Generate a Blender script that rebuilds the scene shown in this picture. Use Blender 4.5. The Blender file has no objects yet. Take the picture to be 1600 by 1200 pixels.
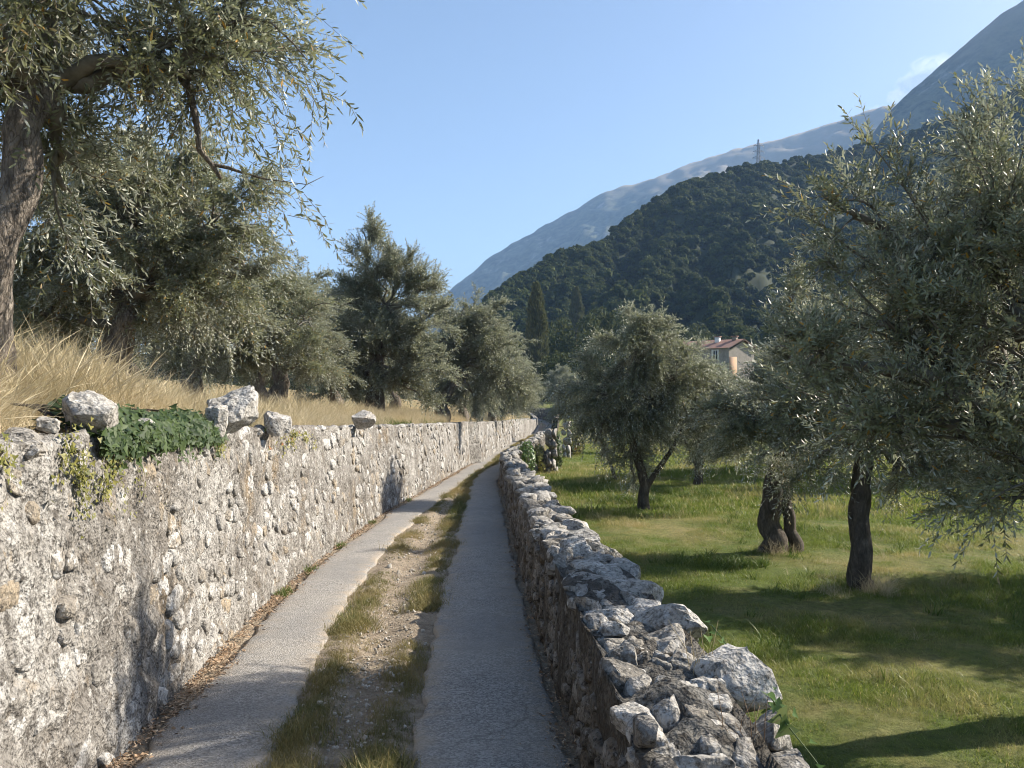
import bpy, bmesh, math
import numpy as np
from mathutils import Vector, Matrix

# ------------------------------------------------------------------ camera, sky, sun, exposure
scene = bpy.context.scene
R = math.radians
SUN_AZ, SUN_EL = 70.0, 32.0            # azimuth clockwise from +Y (view direction), elevation
EYE = 1.65
HAZE = 1.75e-4
cam_d = bpy.data.cameras.new("camera")
cam = bpy.data.objects.new("camera", cam_d)
scene.collection.objects.link(cam)
cam_d.sensor_width = 36.0
cam_d.lens = 36.0 * 1240 / 1600
cam_d.clip_start = 0.05
cam_d.clip_end = 20000
cam.location = (0, 0, EYE)
cam.rotation_euler = (R(90) + math.atan(20 / 1240), 0, 0)
scene.camera = cam

world = bpy.data.worlds.new("World")
scene.world = world
world.use_nodes = True
wn = world.node_tree
sky = wn.nodes.new("ShaderNodeTexSky")
sky.sky_type = 'NISHITA'
sky.sun_disc = False
sky.sun_elevation = R(SUN_EL)
sky.sun_rotation = R(SUN_AZ)
sky.altitude = 100
sky.air_density = 1.0
sky.dust_density = 1.4
sky.ozone_density = 1.6
wn.links.new(sky.outputs[0], wn.nodes["Background"].inputs[0])
wn.nodes["Background"].inputs[1].default_value = 0.072

sun_d = bpy.data.lights.new("sun", 'SUN')
sun_d.energy = 5.0
sun_d.angle = R(0.55)
sun_d.color = (1.0, 0.92, 0.80)
sun = bpy.data.objects.new("sun", sun_d)
scene.collection.objects.link(sun)
sdir = Vector((math.cos(R(SUN_EL)) * math.sin(R(SUN_AZ)), math.cos(R(SUN_EL)) * math.cos(R(SUN_AZ)), math.sin(R(SUN_EL))))
sun.rotation_euler = sdir.to_track_quat('Z', 'Y').to_euler()
sun.location = sdir * 40

scene.view_settings.view_transform = 'Standard'
scene.view_settings.look = 'None'
scene.view_settings.gamma = 1.0
scene.view_settings.use_curve_mapping = False
scene.view_settings.exposure = 1.37
scene.render.engine = 'CYCLES'
cy = scene.cycles
cy.max_bounces = 4
cy.diffuse_bounces = 2
cy.glossy_bounces = 2
cy.transmission_bounces = 3
cy.transparent_max_bounces = 6
cy.volume_bounces = 1
cy.sample_clamp_indirect = 4.0
cy.use_adaptive_sampling = True
cy.adaptive_threshold = 0.02
cy.filter_width = 1.0
cy.use_denoising = True
cy.denoiser = 'OPENIMAGEDENOISE'
cy.denoising_input_passes = 'RGB_ALBEDO_NORMAL'
cy.denoising_prefilter = 'ACCURATE'

rng = np.random.default_rng(7)

# ------------------------------------------------------------------ helpers
def setp(o, label=None, cat=None, group=None, kind=None):
    if label: o["label"] = label
    if cat: o["category"] = cat
    if group: o["group"] = group
    if kind: o["kind"] = kind
    return o

def link(o, parent=None):
    scene.collection.objects.link(o)
    if parent is not None:
        o.parent = parent
    return o

def empty(name, loc=(0, 0, 0), rz=0.0):
    o = bpy.data.objects.new(name, None)
    o.location = loc
    o.rotation_euler = (0, 0, rz)
    o.empty_display_size = 0.2
    return link(o)

def mesh_data(name, V, F, mat=None, smooth=False, tint=None):
    """V (n,3); F: array (m,k) or list of such arrays."""
    V = np.asarray(V, np.float32)
    Fs = face_list(F)
    Fs = [f for f in Fs if f.size]
    me = bpy.data.meshes.new(name)
    me.vertices.add(len(V))
    me.vertices.foreach_set("co", V.ravel())
    li = np.concatenate([f.ravel() for f in Fs]).astype(np.int32)
    tot = np.concatenate([np.full(len(f), f.shape[1]) for f in Fs])
    st = np.concatenate([[0], np.cumsum(tot)[:-1]]).astype(np.int32)
    me.loops.add(len(li))
    me.loops.foreach_set("vertex_index", li)
    me.polygons.add(len(tot))
    me.polygons.foreach_set("loop_start", st)
    if smooth:
        me.polygons.foreach_set("use_smooth", np.ones(len(tot), bool))
    if tint is not None:
        a = me.attributes.new("tint", 'FLOAT', 'POINT')
        a.data.foreach_set("value", np.asarray(tint, np.float32))
    me.update(calc_edges=True)
    if mat is not None:
        me.materials.append(mat)
    return me

def mesh_obj(name, V, F, mat=None, parent=None, smooth=False, tint=None):
    return link(bpy.data.objects.new(name, mesh_data(name, V, F, mat, smooth, tint)), parent)

def face_list(F):
    if isinstance(F, list) and len(F) and isinstance(F[0], np.ndarray) and F[0].ndim == 2: return [f.astype(np.int64) for f in F]
    return [np.asarray(F, np.int64)]

class Acc:
    """collects pieces of one mesh"""
    def __init__(s): s.V, s.F, s.T, s.n = [], {}, [], 0
    def add(s, V, F, t=0.5):
        V = np.asarray(V, float)
        for f in face_list(F):
            if f.size: s.F.setdefault(f.shape[1], []).append(f + s.n)
        s.V.append(V); s.n += len(V)
        s.T.append(np.broadcast_to(np.asarray(t, float), (len(V),)))
    def box(s, x0, x1, y0, y1, z0, z1, t=0.5):
        V = [(x, y, z) for z in (z0, z1) for y in (y0, y1) for x in (x0, x1)]
        s.add(V, [(0, 2, 3, 1), (4, 5, 7, 6), (0, 1, 5, 4), (2, 6, 7, 3), (0, 4, 6, 2), (1, 3, 7, 5)], t)
    def obj(s, name, mat, parent=None, smooth=False):
        return mesh_obj(name, np.concatenate(s.V), [np.concatenate(f) for f in s.F.values()], mat, parent, smooth, np.concatenate(s.T))
    def data(s, name, mat, smooth=False):
        return mesh_data(name, np.concatenate(s.V), [np.concatenate(f) for f in s.F.values()], mat, smooth, np.concatenate(s.T))

def hash3(i, j, k, s):
    h = (i * 374761393 + j * 668265263 + k * 2147483647 + s * 1274126177) & 0xFFFFFFFF
    h = ((h ^ (h >> 13)) * 1274126177) & 0xFFFFFFFF
    h = ((h ^ (h >> 16)) * 2246822519) & 0xFFFFFFFF
    return ((h ^ (h >> 15)) & 0xFFFFFF) / float(0xFFFFFF)

def vnoise(P, s=0):
    P = np.asarray(P, float)
    I = np.floor(P).astype(np.int64)
    f = P - I
    f = f * f * (3 - 2 * f)
    out = 0
    for a in (0, 1):
        wa = f[..., 0] if a else 1 - f[..., 0]
        for b in (0, 1):
            wb = f[..., 1] if b else 1 - f[..., 1]
            for c in (0, 1):
                wc = f[..., 2] if c else 1 - f[..., 2]
                out = out + wa * wb * wc * hash3(I[..., 0] + a, I[..., 1] + b, I[..., 2] + c, s)
    return out * 2 - 1

def fbm(P, octv=4, s=0, gain=0.5):
    P = np.asarray(P, float); o = 0; a = 1.0
    for k in range(octv):
        o = o + a * vnoise(P, s + k * 17); P = P * 2.03; a *= gain
    return o

def n2(x, y, sc, octv=3, s=0):
    x, y = np.broadcast_arrays(np.asarray(x, float), np.asarray(y, float))
    return fbm(np.stack([x * sc, y * sc, np.zeros_like(x)], -1), octv, s)

def unit(v):
    return v / np.maximum(np.linalg.norm(v, axis=-1, keepdims=True), 1e-9)

def tubes(C, Rr, sides=5, s=0, gnarl=0.0, gsc=3.0, cap=True):
    """C (N,K,3) curves, Rr (N,K) radii -> verts, [quads, tris]"""
    C = np.asarray(C, float); Rr = np.asarray(Rr, float)
    N, K, _ = C.shape
    T = unit(np.gradient(C, axis=1))
    m = unit(C[:, -1] - C[:, 0])
    ref = np.where(np.abs(m[:, 2:3]) > 0.8, np.array([[1.0, 0.13, 0]]), np.array([[0.05, 0.1, 1.0]]))[:, None, :]
    U = unit(np.cross(T, ref)); W = np.cross(T, U)
    a = np.arange(sides) * 2 * np.pi / sides
    dirs = U[:, :, None, :] * np.cos(a)[None, None, :, None] + W[:, :, None, :] * np.sin(a)[None, None, :, None]
    r = Rr[:, :, None]
    if gnarl:
        base = C[:, :, None, :] + dirs * r[..., None]
        r = r * (1 + gnarl * fbm(base * gsc, 3, s) + 0.6 * gnarl * fbm(np.concatenate([dirs * 1.6, (C[:, :, None, 2:3] + 0 * dirs[..., :1]) * 0.4], -1)[..., [0, 1, 3]], 2, s + 5))
    V = (C[:, :, None, :] + dirs * r[..., None]).reshape(-1, 3)
    idx = np.arange(N * K * sides).reshape(N, K, sides)
    q = np.stack([idx[:, :-1], np.roll(idx, -1, 2)[:, :-1], np.roll(idx, -1, 2)[:, 1:], idx[:, 1:]], -1).reshape(-1, 4)
    F = [q]
    if cap:
        e = idx[:, -1]
        F.append(np.stack([np.repeat(e[:, :1], sides - 2, 1), e[:, 1:-1], e[:, 2:]], -1).reshape(-1, 3))
    return V, F

def smooth_curve(xs, ys, k, x):
    """piecewise-linear table smoothed over +-k"""
    d = np.linspace(-1, 1, 9) * k
    x = np.asarray(x, float)
    w = np.cos(np.linspace(-1, 1, 9) * np.pi / 2.2)
    o = sum(np.interp(x + dd, xs, ys) * ww for dd, ww in zip(d, w))
    return o / w.sum()

def ico(sub):
    bm = bmesh.new()
    bmesh.ops.create_icosphere(bm, subdivisions=sub, radius=1.0)
    V = np.array([v.co[:] for v in bm.verts]); F = np.array([[v.index for v in f.verts] for f in bm.faces])
    bm.free()
    return V, F

def rotz(V, a):
    c, s = math.cos(a), math.sin(a)
    V = np.asarray(V, float)
    return np.stack([V[..., 0] * c - V[..., 1] * s, V[..., 0] * s + V[..., 1] * c, V[..., 2]], -1)

# ------------------------------------------------------------------ the lie of the land
Yt = [-8, 0, 4, 8.25, 16.2, 26, 33, 45, 57, 75, 90, 110, 130, 160]
def z_road(y): return smooth_curve(Yt, [.35, 0, -.19, -.42, -.72, -.97, -1.13, -1.42, -1.65, -1.85, -1.65, -1.5, -1.4, -1.3], 1.5, y)
def x_left(y): return smooth_curve([-8, 0, 2, 3.93, 6.5, 8.6, 11.4, 16.2, 26, 33, 42, 57, 75, 90, 110, 130, 160],
                                   [-.8, -1.6, -1.8, -2.0, -2.3, -2.5, -2.58, -2.62, -2.1, -1.73, -1.36, -.46, 1.5, 2.4, 2.2, .4, -4], 1.2, y)
def x_right(y): return smooth_curve([-8, 0, 3.93, 7.74, 12, 18, 24, 27, 32, 43, 47, 57, 62, 75, 90, 105, 125, 160],
                                    [.9, .53, .36, .19, .05, -.145, -.36, -.27, .18, .9, 1.3, 1.8, 2.5, 3.8, 4.8, 4.6, 3.0, -2], .7, y)
def h_left(y): return smooth_curve([-8, 2.8, 8, 16, 33, 57, 72, 80, 160], [1.6, 1.60, 1.72, 1.76, 1.71, 1.6, 1.5, 1.0, .8], 1, y)
def h_right(y): return smooth_curve([-8, 2.4, 3.2, 4, 6, 12, 24, 30, 160], [.5, .5, .62, .68, .74, .78, .78, .75, .8], .2, y)
TH_R = 0.5
def z_meadow(x, y):
    x, y = np.asarray(x, float), np.asarray(y, float)
    z = np.interp(y, [-10, 0, 10, 19, 27, 45, 60, 80, 110, 150], [-.75, -.8, -.95, -1.05, -1.12, -1.55, -1.8, -1.75, -1.0, .5])
    far = np.clip((x - 8) / 40, 0, 3) * np.clip((y - 30) / 70, 0, 1)
    return z + 1.8 * far + 0.05 * n2(x, y, .35, 3, 3) + .03 * n2(x, y, 1.3, 2, 4)
def z_terrace(x, y):
    x, y = np.asarray(x, float), np.asarray(y, float)
    s = x_left(y) - x
    rise = np.interp(s, [0, .4, 1, 2, 3, 5, 8, 20, 60, 200], [-.04, .0, .08, .20, .30, .46, .7, 1.7, 5, 14])
    top = z_road(y) + h_left(y)
    return top + rise + .05 * n2(x, y, .6, 3, 9) * np.clip(s, 0, 1)
def px(p, d): return (p - 800) / 1240 * d
def pz(q, d): return EYE - (q - 620) / 1240 * d
# ------------------------------------------------------------------ materials
class NT:
    def __init__(s, name):
        s.m = bpy.data.materials.new(name); s.m.use_nodes = True
        s.t = s.m.node_tree; s.n = s.t.nodes; s.l = s.t.links
        s.b = s.n["Principled BSDF"]; s.out = s.n["Material Output"]
        s.b.inputs["Specular IOR Level"].default_value = 0.25
        s.pos = s.n.new("ShaderNodeNewGeometry").outputs["Position"]
    def node(s, typ, **kw):
        n = s.n.new(typ)
        for k, v in kw.items(): setattr(n, k, v)
        return n
    def inp(s, sock, v):
        if isinstance(v, bpy.types.NodeSocket): s.l.new(v, sock)
        elif isinstance(v, (tuple, list)) and sock.type == 'RGBA': sock.default_value = (*v[:3], 1)
        else: sock.default_value = v
    def noise(s, scale, detail=4, rough=.6, vec=None, dist=0.0, out=0):
        n = s.node("ShaderNodeTexNoise"); s.l.new(vec or s.pos, n.inputs["Vector"])
        n.inputs["Scale"].default_value = scale; n.inputs["Detail"].default_value = detail
        n.inputs["Roughness"].default_value = rough; n.inputs["Distortion"].default_value = dist
        return n.outputs[out]
    def voro(s, scale, feature='F1', vec=None, out="Distance"):
        n = s.node("ShaderNodeTexVoronoi", feature=feature); s.l.new(vec or s.pos, n.inputs["Vector"])
        n.inputs["Scale"].default_value = scale
        return n.outputs[out]
    def scaled(s, v):
        n = s.node("ShaderNodeVectorMath", operation='MULTIPLY'); s.l.new(s.pos, n.inputs[0]); n.inputs[1].default_value = v
        return n.outputs[0]
    def ramp(s, fac, stops):
        n = s.node("ShaderNodeValToRGB"); s.l.new(fac, n.inputs[0])
        e = n.color_ramp.elements
        while len(e) < len(stops): e.new(0.5)
        for el, (p, c) in zip(e, stops):
            el.position = p; el.color = (*c, 1) if isinstance(c, (tuple, list)) else (c, c, c, 1)
        return n.outputs[0]
    def mix(s, fac, a, b, typ='MIX'):
        n = s.node("ShaderNodeMix", data_type='RGBA', blend_type=typ)
        s.inp(n.inputs[0], fac); s.inp(n.inputs[6], a); s.inp(n.inputs[7], b)
        return n.outputs[2]
    def math(s, op, a, b=0.0, c=0.0):
        n = s.node("ShaderNodeMath", operation=op); s.inp(n.inputs[0], a); s.inp(n.inputs[1], b); s.inp(n.inputs[2], c)
        return n.outputs[0]
    def attr(s, name="tint"):
        return s.node("ShaderNodeAttribute", attribute_name=name).outputs["Fac"]
    def color(s, c): s.inp(s.b.inputs["Base Color"], c)
    def rough(s, v): s.inp(s.b.inputs["Roughness"], v)
    def bump(s, h, dist=.02, strength=1.0, prev=None):
        n = s.node("ShaderNodeBump"); n.inputs["Strength"].default_value = strength; n.inputs["Distance"].default_value = dist
        s.l.new(h, n.inputs["Height"])
        if prev is not None: s.l.new(prev, n.inputs["Normal"])
        s.l.new(n.outputs[0], s.b.inputs["Normal"])
        return n.outputs[0]

def stone_mat(name, base, light, dark, warm, stain, pit=.5, streak=(1, 1, 1)):
    t = NT(name)
    v = t.scaled(streak)
    tint = t.attr()
    c = t.mix(t.ramp(tint, [(0.25, 0.0), (.95, 1.0)]), base, light)
    c = t.mix(t.ramp(tint, [(.06, .65), (.26, 0.0)]), c, warm)
    c = t.mix(t.ramp(t.noise(3.2, 5, .7, v), [(.42, 0.0), (.62, 1.0)]), c, t.mix(.5, c, stain))
    c = t.mix(t.ramp(t.noise(5.5, 5, .65, v, out=0, dist=.4), [(.58, 0.0), (.72, .75)]), c, warm)
    # dark lichen and open pits
    c = t.mix(t.ramp(t.noise(1.9, 6, .7, v), [(.38, .55), (.50, 0.0)]), c, t.mix(.6, c, stain))
    c = t.mix(t.ramp(t.noise(7.5, 5, .62, v), [(.54, 0.0), (.64, .7)]), c, light)
    sp = t.noise(38, 5, .72, v)
    sp2 = t.noise(13, 6, .75, v)
    c = t.mix(t.ramp(t.noise(1.6, 5, .6, t.scaled((1, 1, .16))), [(.54, 0.0), (.68, .55)]), c, t.mix(.35, dark, stain))
    c = t.mix(t.ramp(sp, [(.34, 1.0), (.50, .0)]), c, dark)
    c = t.mix(t.ramp(sp2, [(.36, .9), (.50, .0)]), c, t.mix(.45, dark, stain))
    c = t.mix(t.ramp(t.noise(21, 4, .6, v), [(.60, 0.0), (.68, .75)]), c, light)
    t.color(c); t.rough(.93)
    h = t.math('ADD', t.math('MULTIPLY', t.noise(12, 7, .66), .9), t.math('ADD', t.math('MULTIPLY', t.voro(26, 'SMOOTH_F1'), .45), t.math('MULTIPLY', t.voro(62), .22)))
    t.bump(h, .03 * pit * 2, 1.0)
    return t.m

M = {}
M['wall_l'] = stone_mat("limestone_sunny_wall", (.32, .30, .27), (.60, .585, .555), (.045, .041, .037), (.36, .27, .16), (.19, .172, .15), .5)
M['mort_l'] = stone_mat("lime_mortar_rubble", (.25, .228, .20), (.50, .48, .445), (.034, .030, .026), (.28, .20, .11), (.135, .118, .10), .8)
M['wall_r'] = stone_mat("weathered_shaded_limestone", (.17, .152, .128), (.33, .31, .28), (.024, .022, .019), (.15, .105, .06), (.09, .075, .058), .7)  # weathered brown, darkened further so the colour carries the wall face's shade
M['mort_r'] = stone_mat("mossy_shaded_mortar", (.095, .080, .062), (.18, .162, .135), (.015, .013, .010), (.10, .065, .033), (.055, .043, .031), .95)  # mossy brown mortar with the lane-side shade painted into its low albedo
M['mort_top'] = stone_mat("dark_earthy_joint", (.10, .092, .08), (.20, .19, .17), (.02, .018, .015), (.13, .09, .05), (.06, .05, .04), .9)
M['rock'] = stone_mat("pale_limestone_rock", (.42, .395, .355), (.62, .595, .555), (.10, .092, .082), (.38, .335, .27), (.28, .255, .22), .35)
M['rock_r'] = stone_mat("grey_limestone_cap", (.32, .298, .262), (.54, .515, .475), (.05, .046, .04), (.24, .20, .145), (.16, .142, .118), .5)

t = NT("old_asphalt")
agg = t.voro(95, out="Color")
g = t.node("ShaderNodeSeparateColor"); t.l.new(agg, g.inputs[0])
c = t.mix(t.ramp(g.outputs[0], [(0.1, 0.0), (.95, 1.0)]), (.15, .143, .134), (.38, .36, .335))
c = t.mix(t.ramp(t.noise(1.1, 5, .65), [(.35, 0.0), (.7, .55)]), c, (.36, .33, .285))
c = t.mix(t.ramp(t.noise(6, 6, .7), [(.5, 0.0), (.8, .5)]), c, (.115, .11, .105))
wv = t.node("ShaderNodeVectorMath", operation='ADD'); t.l.new(t.pos, wv.inputs[0])
ns = t.node("ShaderNodeTexNoise"); t.l.new(t.pos, ns.inputs["Vector"]); ns.inputs["Scale"].default_value = 3.0
sc_ = t.node("ShaderNodeVectorMath", operation='SCALE'); t.l.new(ns.outputs["Color"], sc_.inputs[0]); sc_.inputs["Scale"].default_value = .35
t.l.new(sc_.outputs[0], wv.inputs[1])
crack = t.ramp(t.voro(1.1, 'DISTANCE_TO_EDGE', wv.outputs[0]), [(0.0, 1.0), (.012, 0.0)])
c = t.mix(t.math('MULTIPLY', crack, t.ramp(t.noise(.8, 3), [(.48, 0.0), (.60, .5)])), c, (.07, .065, .058))
c = t.mix(t.ramp(t.noise(.55, 4, .55), [(.52, 0.0), (.545, .35)]), c, (.19, .185, .18))
c = t.mix(t.math('MULTIPLY', t.attr(), t.ramp(t.noise(5, 5, .7), [(.40, 0.0), (.60, .95)])), c, (.36, .29, .21))
t.color(c); t.rough(.9); t.bump(t.math('ADD', t.voro(95), t.math('MULTIPLY', t.noise(140, 3, .8), .8)), .004, 1.0)
M['asphalt'] = t.m

t = NT("stony_dirt")
c = t.ramp(t.noise(7, 8, .7), [(.3, (.17, .13, .09)), (.5, (.31, .25, .18)), (.7, (.42, .35, .26))])
c = t.mix(t.ramp(t.voro(42), [(.0, .8), (.32, 0.0)]), c, (.40, .365, .32))
c = t.mix(t.ramp(t.noise(60, 3, .7), [(.3, .6), (.5, 0.0)]), c, (.12, .095, .07))
t.color(c); t.rough(.95); t.bump(t.math('ADD', t.noise(22, 8, .75), t.math('MULTIPLY', t.voro(42), .5)), .03)
M['dirt'] = t.m

def dry_patch(t, lo=.465, hi=.68):   # shared between soil and blades so the dry patches line up
    return t.ramp(t.math('ADD', t.math('MULTIPLY', t.noise(.33, 4, .6), .6), t.math('MULTIPLY', t.noise(1.7, 3, .6), .4)), [(lo, 0.0), (hi, 1.0)])

t = NT("mown_meadow_soil")
c = t.mix(dry_patch(t), (.115, .15, .028), (.32, .26, .115))
c = t.mix(t.ramp(t.noise(14, 6, .7), [(.35, .6), (.6, 0.0)]), c, (.045, .06, .015))
t.color(c); t.rough(.95); t.bump(t.noise(30, 6, .7), .05)
M['meadow'] = t.m

t = NT("dry_terrace_soil")
c = t.ramp(t.noise(3, 7, .7), [(.3, (.13, .10, .05)), (.5, (.30, .22, .10)), (.7, (.38, .29, .15))])
c = t.mix(t.ramp(t.noise(.5, 3), [(.5, 0.0), (.65, .7)]), c, (.08, .09, .03))
t.color(c); t.rough(.95); t.bump(t.noise(20, 6, .7), .05)
M['terrace'] = t.m

def leaf_mat(name, top_a, top_b, under, trans=.25, rough=.38, spec=.45, yellow=None, tcol=None):
    t = NT(name)
    tint = t.attr()
    c = t.mix(t.ramp(tint, [(.0, 0.0), (.9, 1.0)]), top_a, top_b)
    if yellow: c = t.mix(t.ramp(tint, [(.972, 0.0), (.978, 1.0)]), c, yellow)
    if under:
        bf = t.node("ShaderNodeNewGeometry").outputs["Backfacing"]
        c = t.mix(bf, c, t.mix(t.ramp(tint, [(.972, 0.0), (.978, .6)]), under, yellow or under))
    t.color(c); t.rough(rough); t.b.inputs["Specular IOR Level"].default_value = spec
    tr = t.node("ShaderNodeBsdfTranslucent"); t.inp(tr.inputs[0], t.mix(.6, c, tcol or (.34, .36, .15)))
    mx = t.node("ShaderNodeMixShader"); mx.inputs[0].default_value = trans
    t.l.new(t.b.outputs[0], mx.inputs[1]); t.l.new(tr.outputs[0], mx.inputs[2]); t.l.new(mx.outputs[0], t.out.inputs[0])
    return t.m
M['olive'] = leaf_mat("olive_leaf", (.115, .13, .072), (.245, .255, .165), (.50, .51, .43), .28, .45, .32, yellow=(.42, .22, .03))
M['olive_far'] = leaf_mat("olive_leaf_far", (.125, .138, .082), (.26, .268, .19), (.50, .51, .43), .26, .5, .3)
M['ivy'] = leaf_mat("ivy_leaf", (.018, .040, .015), (.065, .10, .028), None, .22, .55, .25, yellow=(.25, .17, .05))
M['vine'] = leaf_mat("bramble_leaf", (.045, .10, .02), (.10, .19, .035), None, .35, .4, .45)
M['ground_cover'] = leaf_mat("small_creeper_leaf", (.10, .11, .025), (.24, .22, .06), None, .25, .5, .3, yellow=(.32, .14, .06))
M['cypress'] = leaf_mat("cypress_spray", (.06, .068, .03), (.14, .14, .065), None, .1, .6, .2)
M['wood_a'] = leaf_mat("woodland_crown", (.016, .029, .010), (.048, .064, .020), None, .1, .8, .08)
def vary_by_tree(m, a, b):
    nt = m.node_tree; oi = nt.nodes.new("ShaderNodeObjectInfo"); ramp = nt.nodes.new("ShaderNodeValToRGB")
    nt.links.new(oi.outputs["Random"], ramp.inputs[0]); e = ramp.color_ramp.elements
    e[0].color = (*a, 1); e[1].color = (*b, 1); e.new(.55).color = (1, 1, 1, 1)
    bs = nt.nodes["Principled BSDF"]; src = bs.inputs["Base Color"].links[0].from_socket
    mx = nt.nodes.new("ShaderNodeMix"); mx.data_type = 'RGBA'; mx.blend_type = 'MULTIPLY'; mx.inputs[0].default_value = 1
    nt.links.new(src, mx.inputs[6]); nt.links.new(ramp.outputs[0], mx.inputs[7]); nt.links.new(mx.outputs[2], bs.inputs["Base Color"])
vary_by_tree(M['wood_a'], (.6, .75, .8), (2.1, 1.75, 1.1))
M['broad'] = leaf_mat("broadleaf_crown", (.018, .032, .011), (.048, .066, .020), None, .12, .7, .12)

def grass_mat(name, a, b, dry, lo=.44, hi=.64, mixdry=1.0, trans=.3):
    t = NT(name)
    tint = t.attr()
    c = t.mix(tint, a, b)
    if not dry: c = t.mix(t.ramp(t.noise(1.1, 4, .6), [(.48, 0.0), (.66, .6)]), c, t.mix(.5, c, (.16, .15, .05)))
    if dry:
        c = t.mix(t.math('MULTIPLY', t.math('ADD', dry_patch(t, lo, hi), t.ramp(tint, [(.82, 0.0), (.9, .8)])), mixdry), c, dry)
    t.color(c); t.rough(.5); t.b.inputs["Specular IOR Level"].default_value = .3
    tr = t.node("ShaderNodeBsdfTranslucent"); t.inp(tr.inputs[0], c)
    mx = t.node("ShaderNodeMixShader"); mx.inputs[0].default_value = trans
    t.l.new(t.b.outputs[0], mx.inputs[1]); t.l.new(tr.outputs[0], mx.inputs[2]); t.l.new(mx.outputs[0], t.out.inputs[0])
    return t.m
M['grass'] = grass_mat("meadow_blade", (.12, .172, .026), (.245, .29, .058), (.45, .375, .17), .475, .68, trans=.4)
M['median'] = grass_mat("median_blade", (.060, .085, .018), (.15, .165, .045), (.33, .26, .11), .42, .60)
M['straw'] = grass_mat("straw_blade", (.43, .35, .20), (.70, .60, .41), None, trans=.3)
M['weed'] = grass_mat("weed_leaf", (.07, .12, .02), (.15, .20, .04), None)

t = NT("olive_bark")
v = t.scaled((1, 1, .35))
c = t.ramp(t.noise(14, 7, .75, v), [(.3, (.06, .05, .042)), (.5, (.24, .205, .17)), (.72, (.44, .39, .33))])
wb = t.node("ShaderNodeVectorMath", operation='ADD'); t.l.new(v, wb.inputs[0]); nb = t.node("ShaderNodeTexNoise"); t.l.new(v, nb.inputs["Vector"]); nb.inputs["Scale"].default_value = 11; nb.inputs["Detail"].default_value = 5
sb_ = t.node("ShaderNodeVectorMath", operation='SCALE'); t.l.new(nb.outputs["Color"], sb_.inputs[0]); sb_.inputs["Scale"].default_value = .16; t.l.new(sb_.outputs[0], wb.inputs[1])
be = t.voro(26, 'DISTANCE_TO_EDGE', wb.outputs[0])
c = t.mix(t.ramp(be, [(0, .75), (.10, 0.0)]), c, (.07, .056, .044))
t.color(c); t.rough(.95); t.bump(t.math('ADD', t.noise(18, 8, .75, v), t.math('MULTIPLY', be, .9)), .05)
M['bark'] = t.m
t = NT("dark_bark")
c = t.ramp(t.noise(16, 7, .75, t.scaled((1, 1, .35))), [(.3, (.03, .025, .020)), (.55, (.115, .095, .075)), (.75, (.25, .215, .175))])
t.color(c); t.rough(.95); t.bump(t.noise(18, 8, .75, t.scaled((1, 1, .35))), .05)
M['bark_d'] = t.m
t = NT("olive_twig")
t.color(t.ramp(t.noise(9, 4), [(.3, (.09, .08, .06)), (.7, (.22, .20, .165))])); t.rough(.85)
M['twig'] = t.m

t = NT("leaf_litter")
t.color(t.ramp(t.attr(), [(0, (.18, .12, .075)), (.5, (.36, .24, .145)), (1, (.56, .44, .31))])); t.rough(.7)
M['litter'] = t.m
t = NT("pebble")
t.color(t.ramp(t.attr(), [(0, (.22, .19, .15)), (1, (.50, .46, .40))])); t.rough(.9); t.bump(t.noise(60, 4), .01)
M['pebble'] = t.m

t = NT("wooded_slope_soil")
c = t.ramp(t.noise(.05, 6, .7), [(.35, (.014, .022, .009)), (.6, (.032, .040, .016))])
c = t.mix(t.ramp(t.noise(.03, 8, .8), [(.67, 0.0), (.72, .4)]), c, (.15, .145, .13))
t.color(c); t.rough(.95)
M['hill'] = t.m
t = NT("mountain_rock_and_scrub")
z = t.node("ShaderNodeSeparateXYZ"); t.l.new(t.pos, z.inputs[0])
c = t.ramp(t.noise(.035, 10, .85), [(.40, (.010, .022, .012)), (.58, (.12, .13, .078))])
c = t.mix(t.ramp(t.noise(.009, 9, .82, t.scaled((1, 1, .35))), [(.555, 0.0), (.63, .7)]), c, (.30, .285, .26))
al = t.math('ADD', t.math('DIVIDE', z.outputs[2], 980.0), t.math('MULTIPLY', t.noise(.004, 6, .7), .22))
c = t.mix(t.ramp(al, [(.66, 0.0), (.80, 1.0)]), c, t.mix(t.noise(.02, 6, .7), (.20, .17, .10), (.36, .29, .22)))
t.color(c); t.rough(.95)
M['mountain'] = t.m
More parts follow.
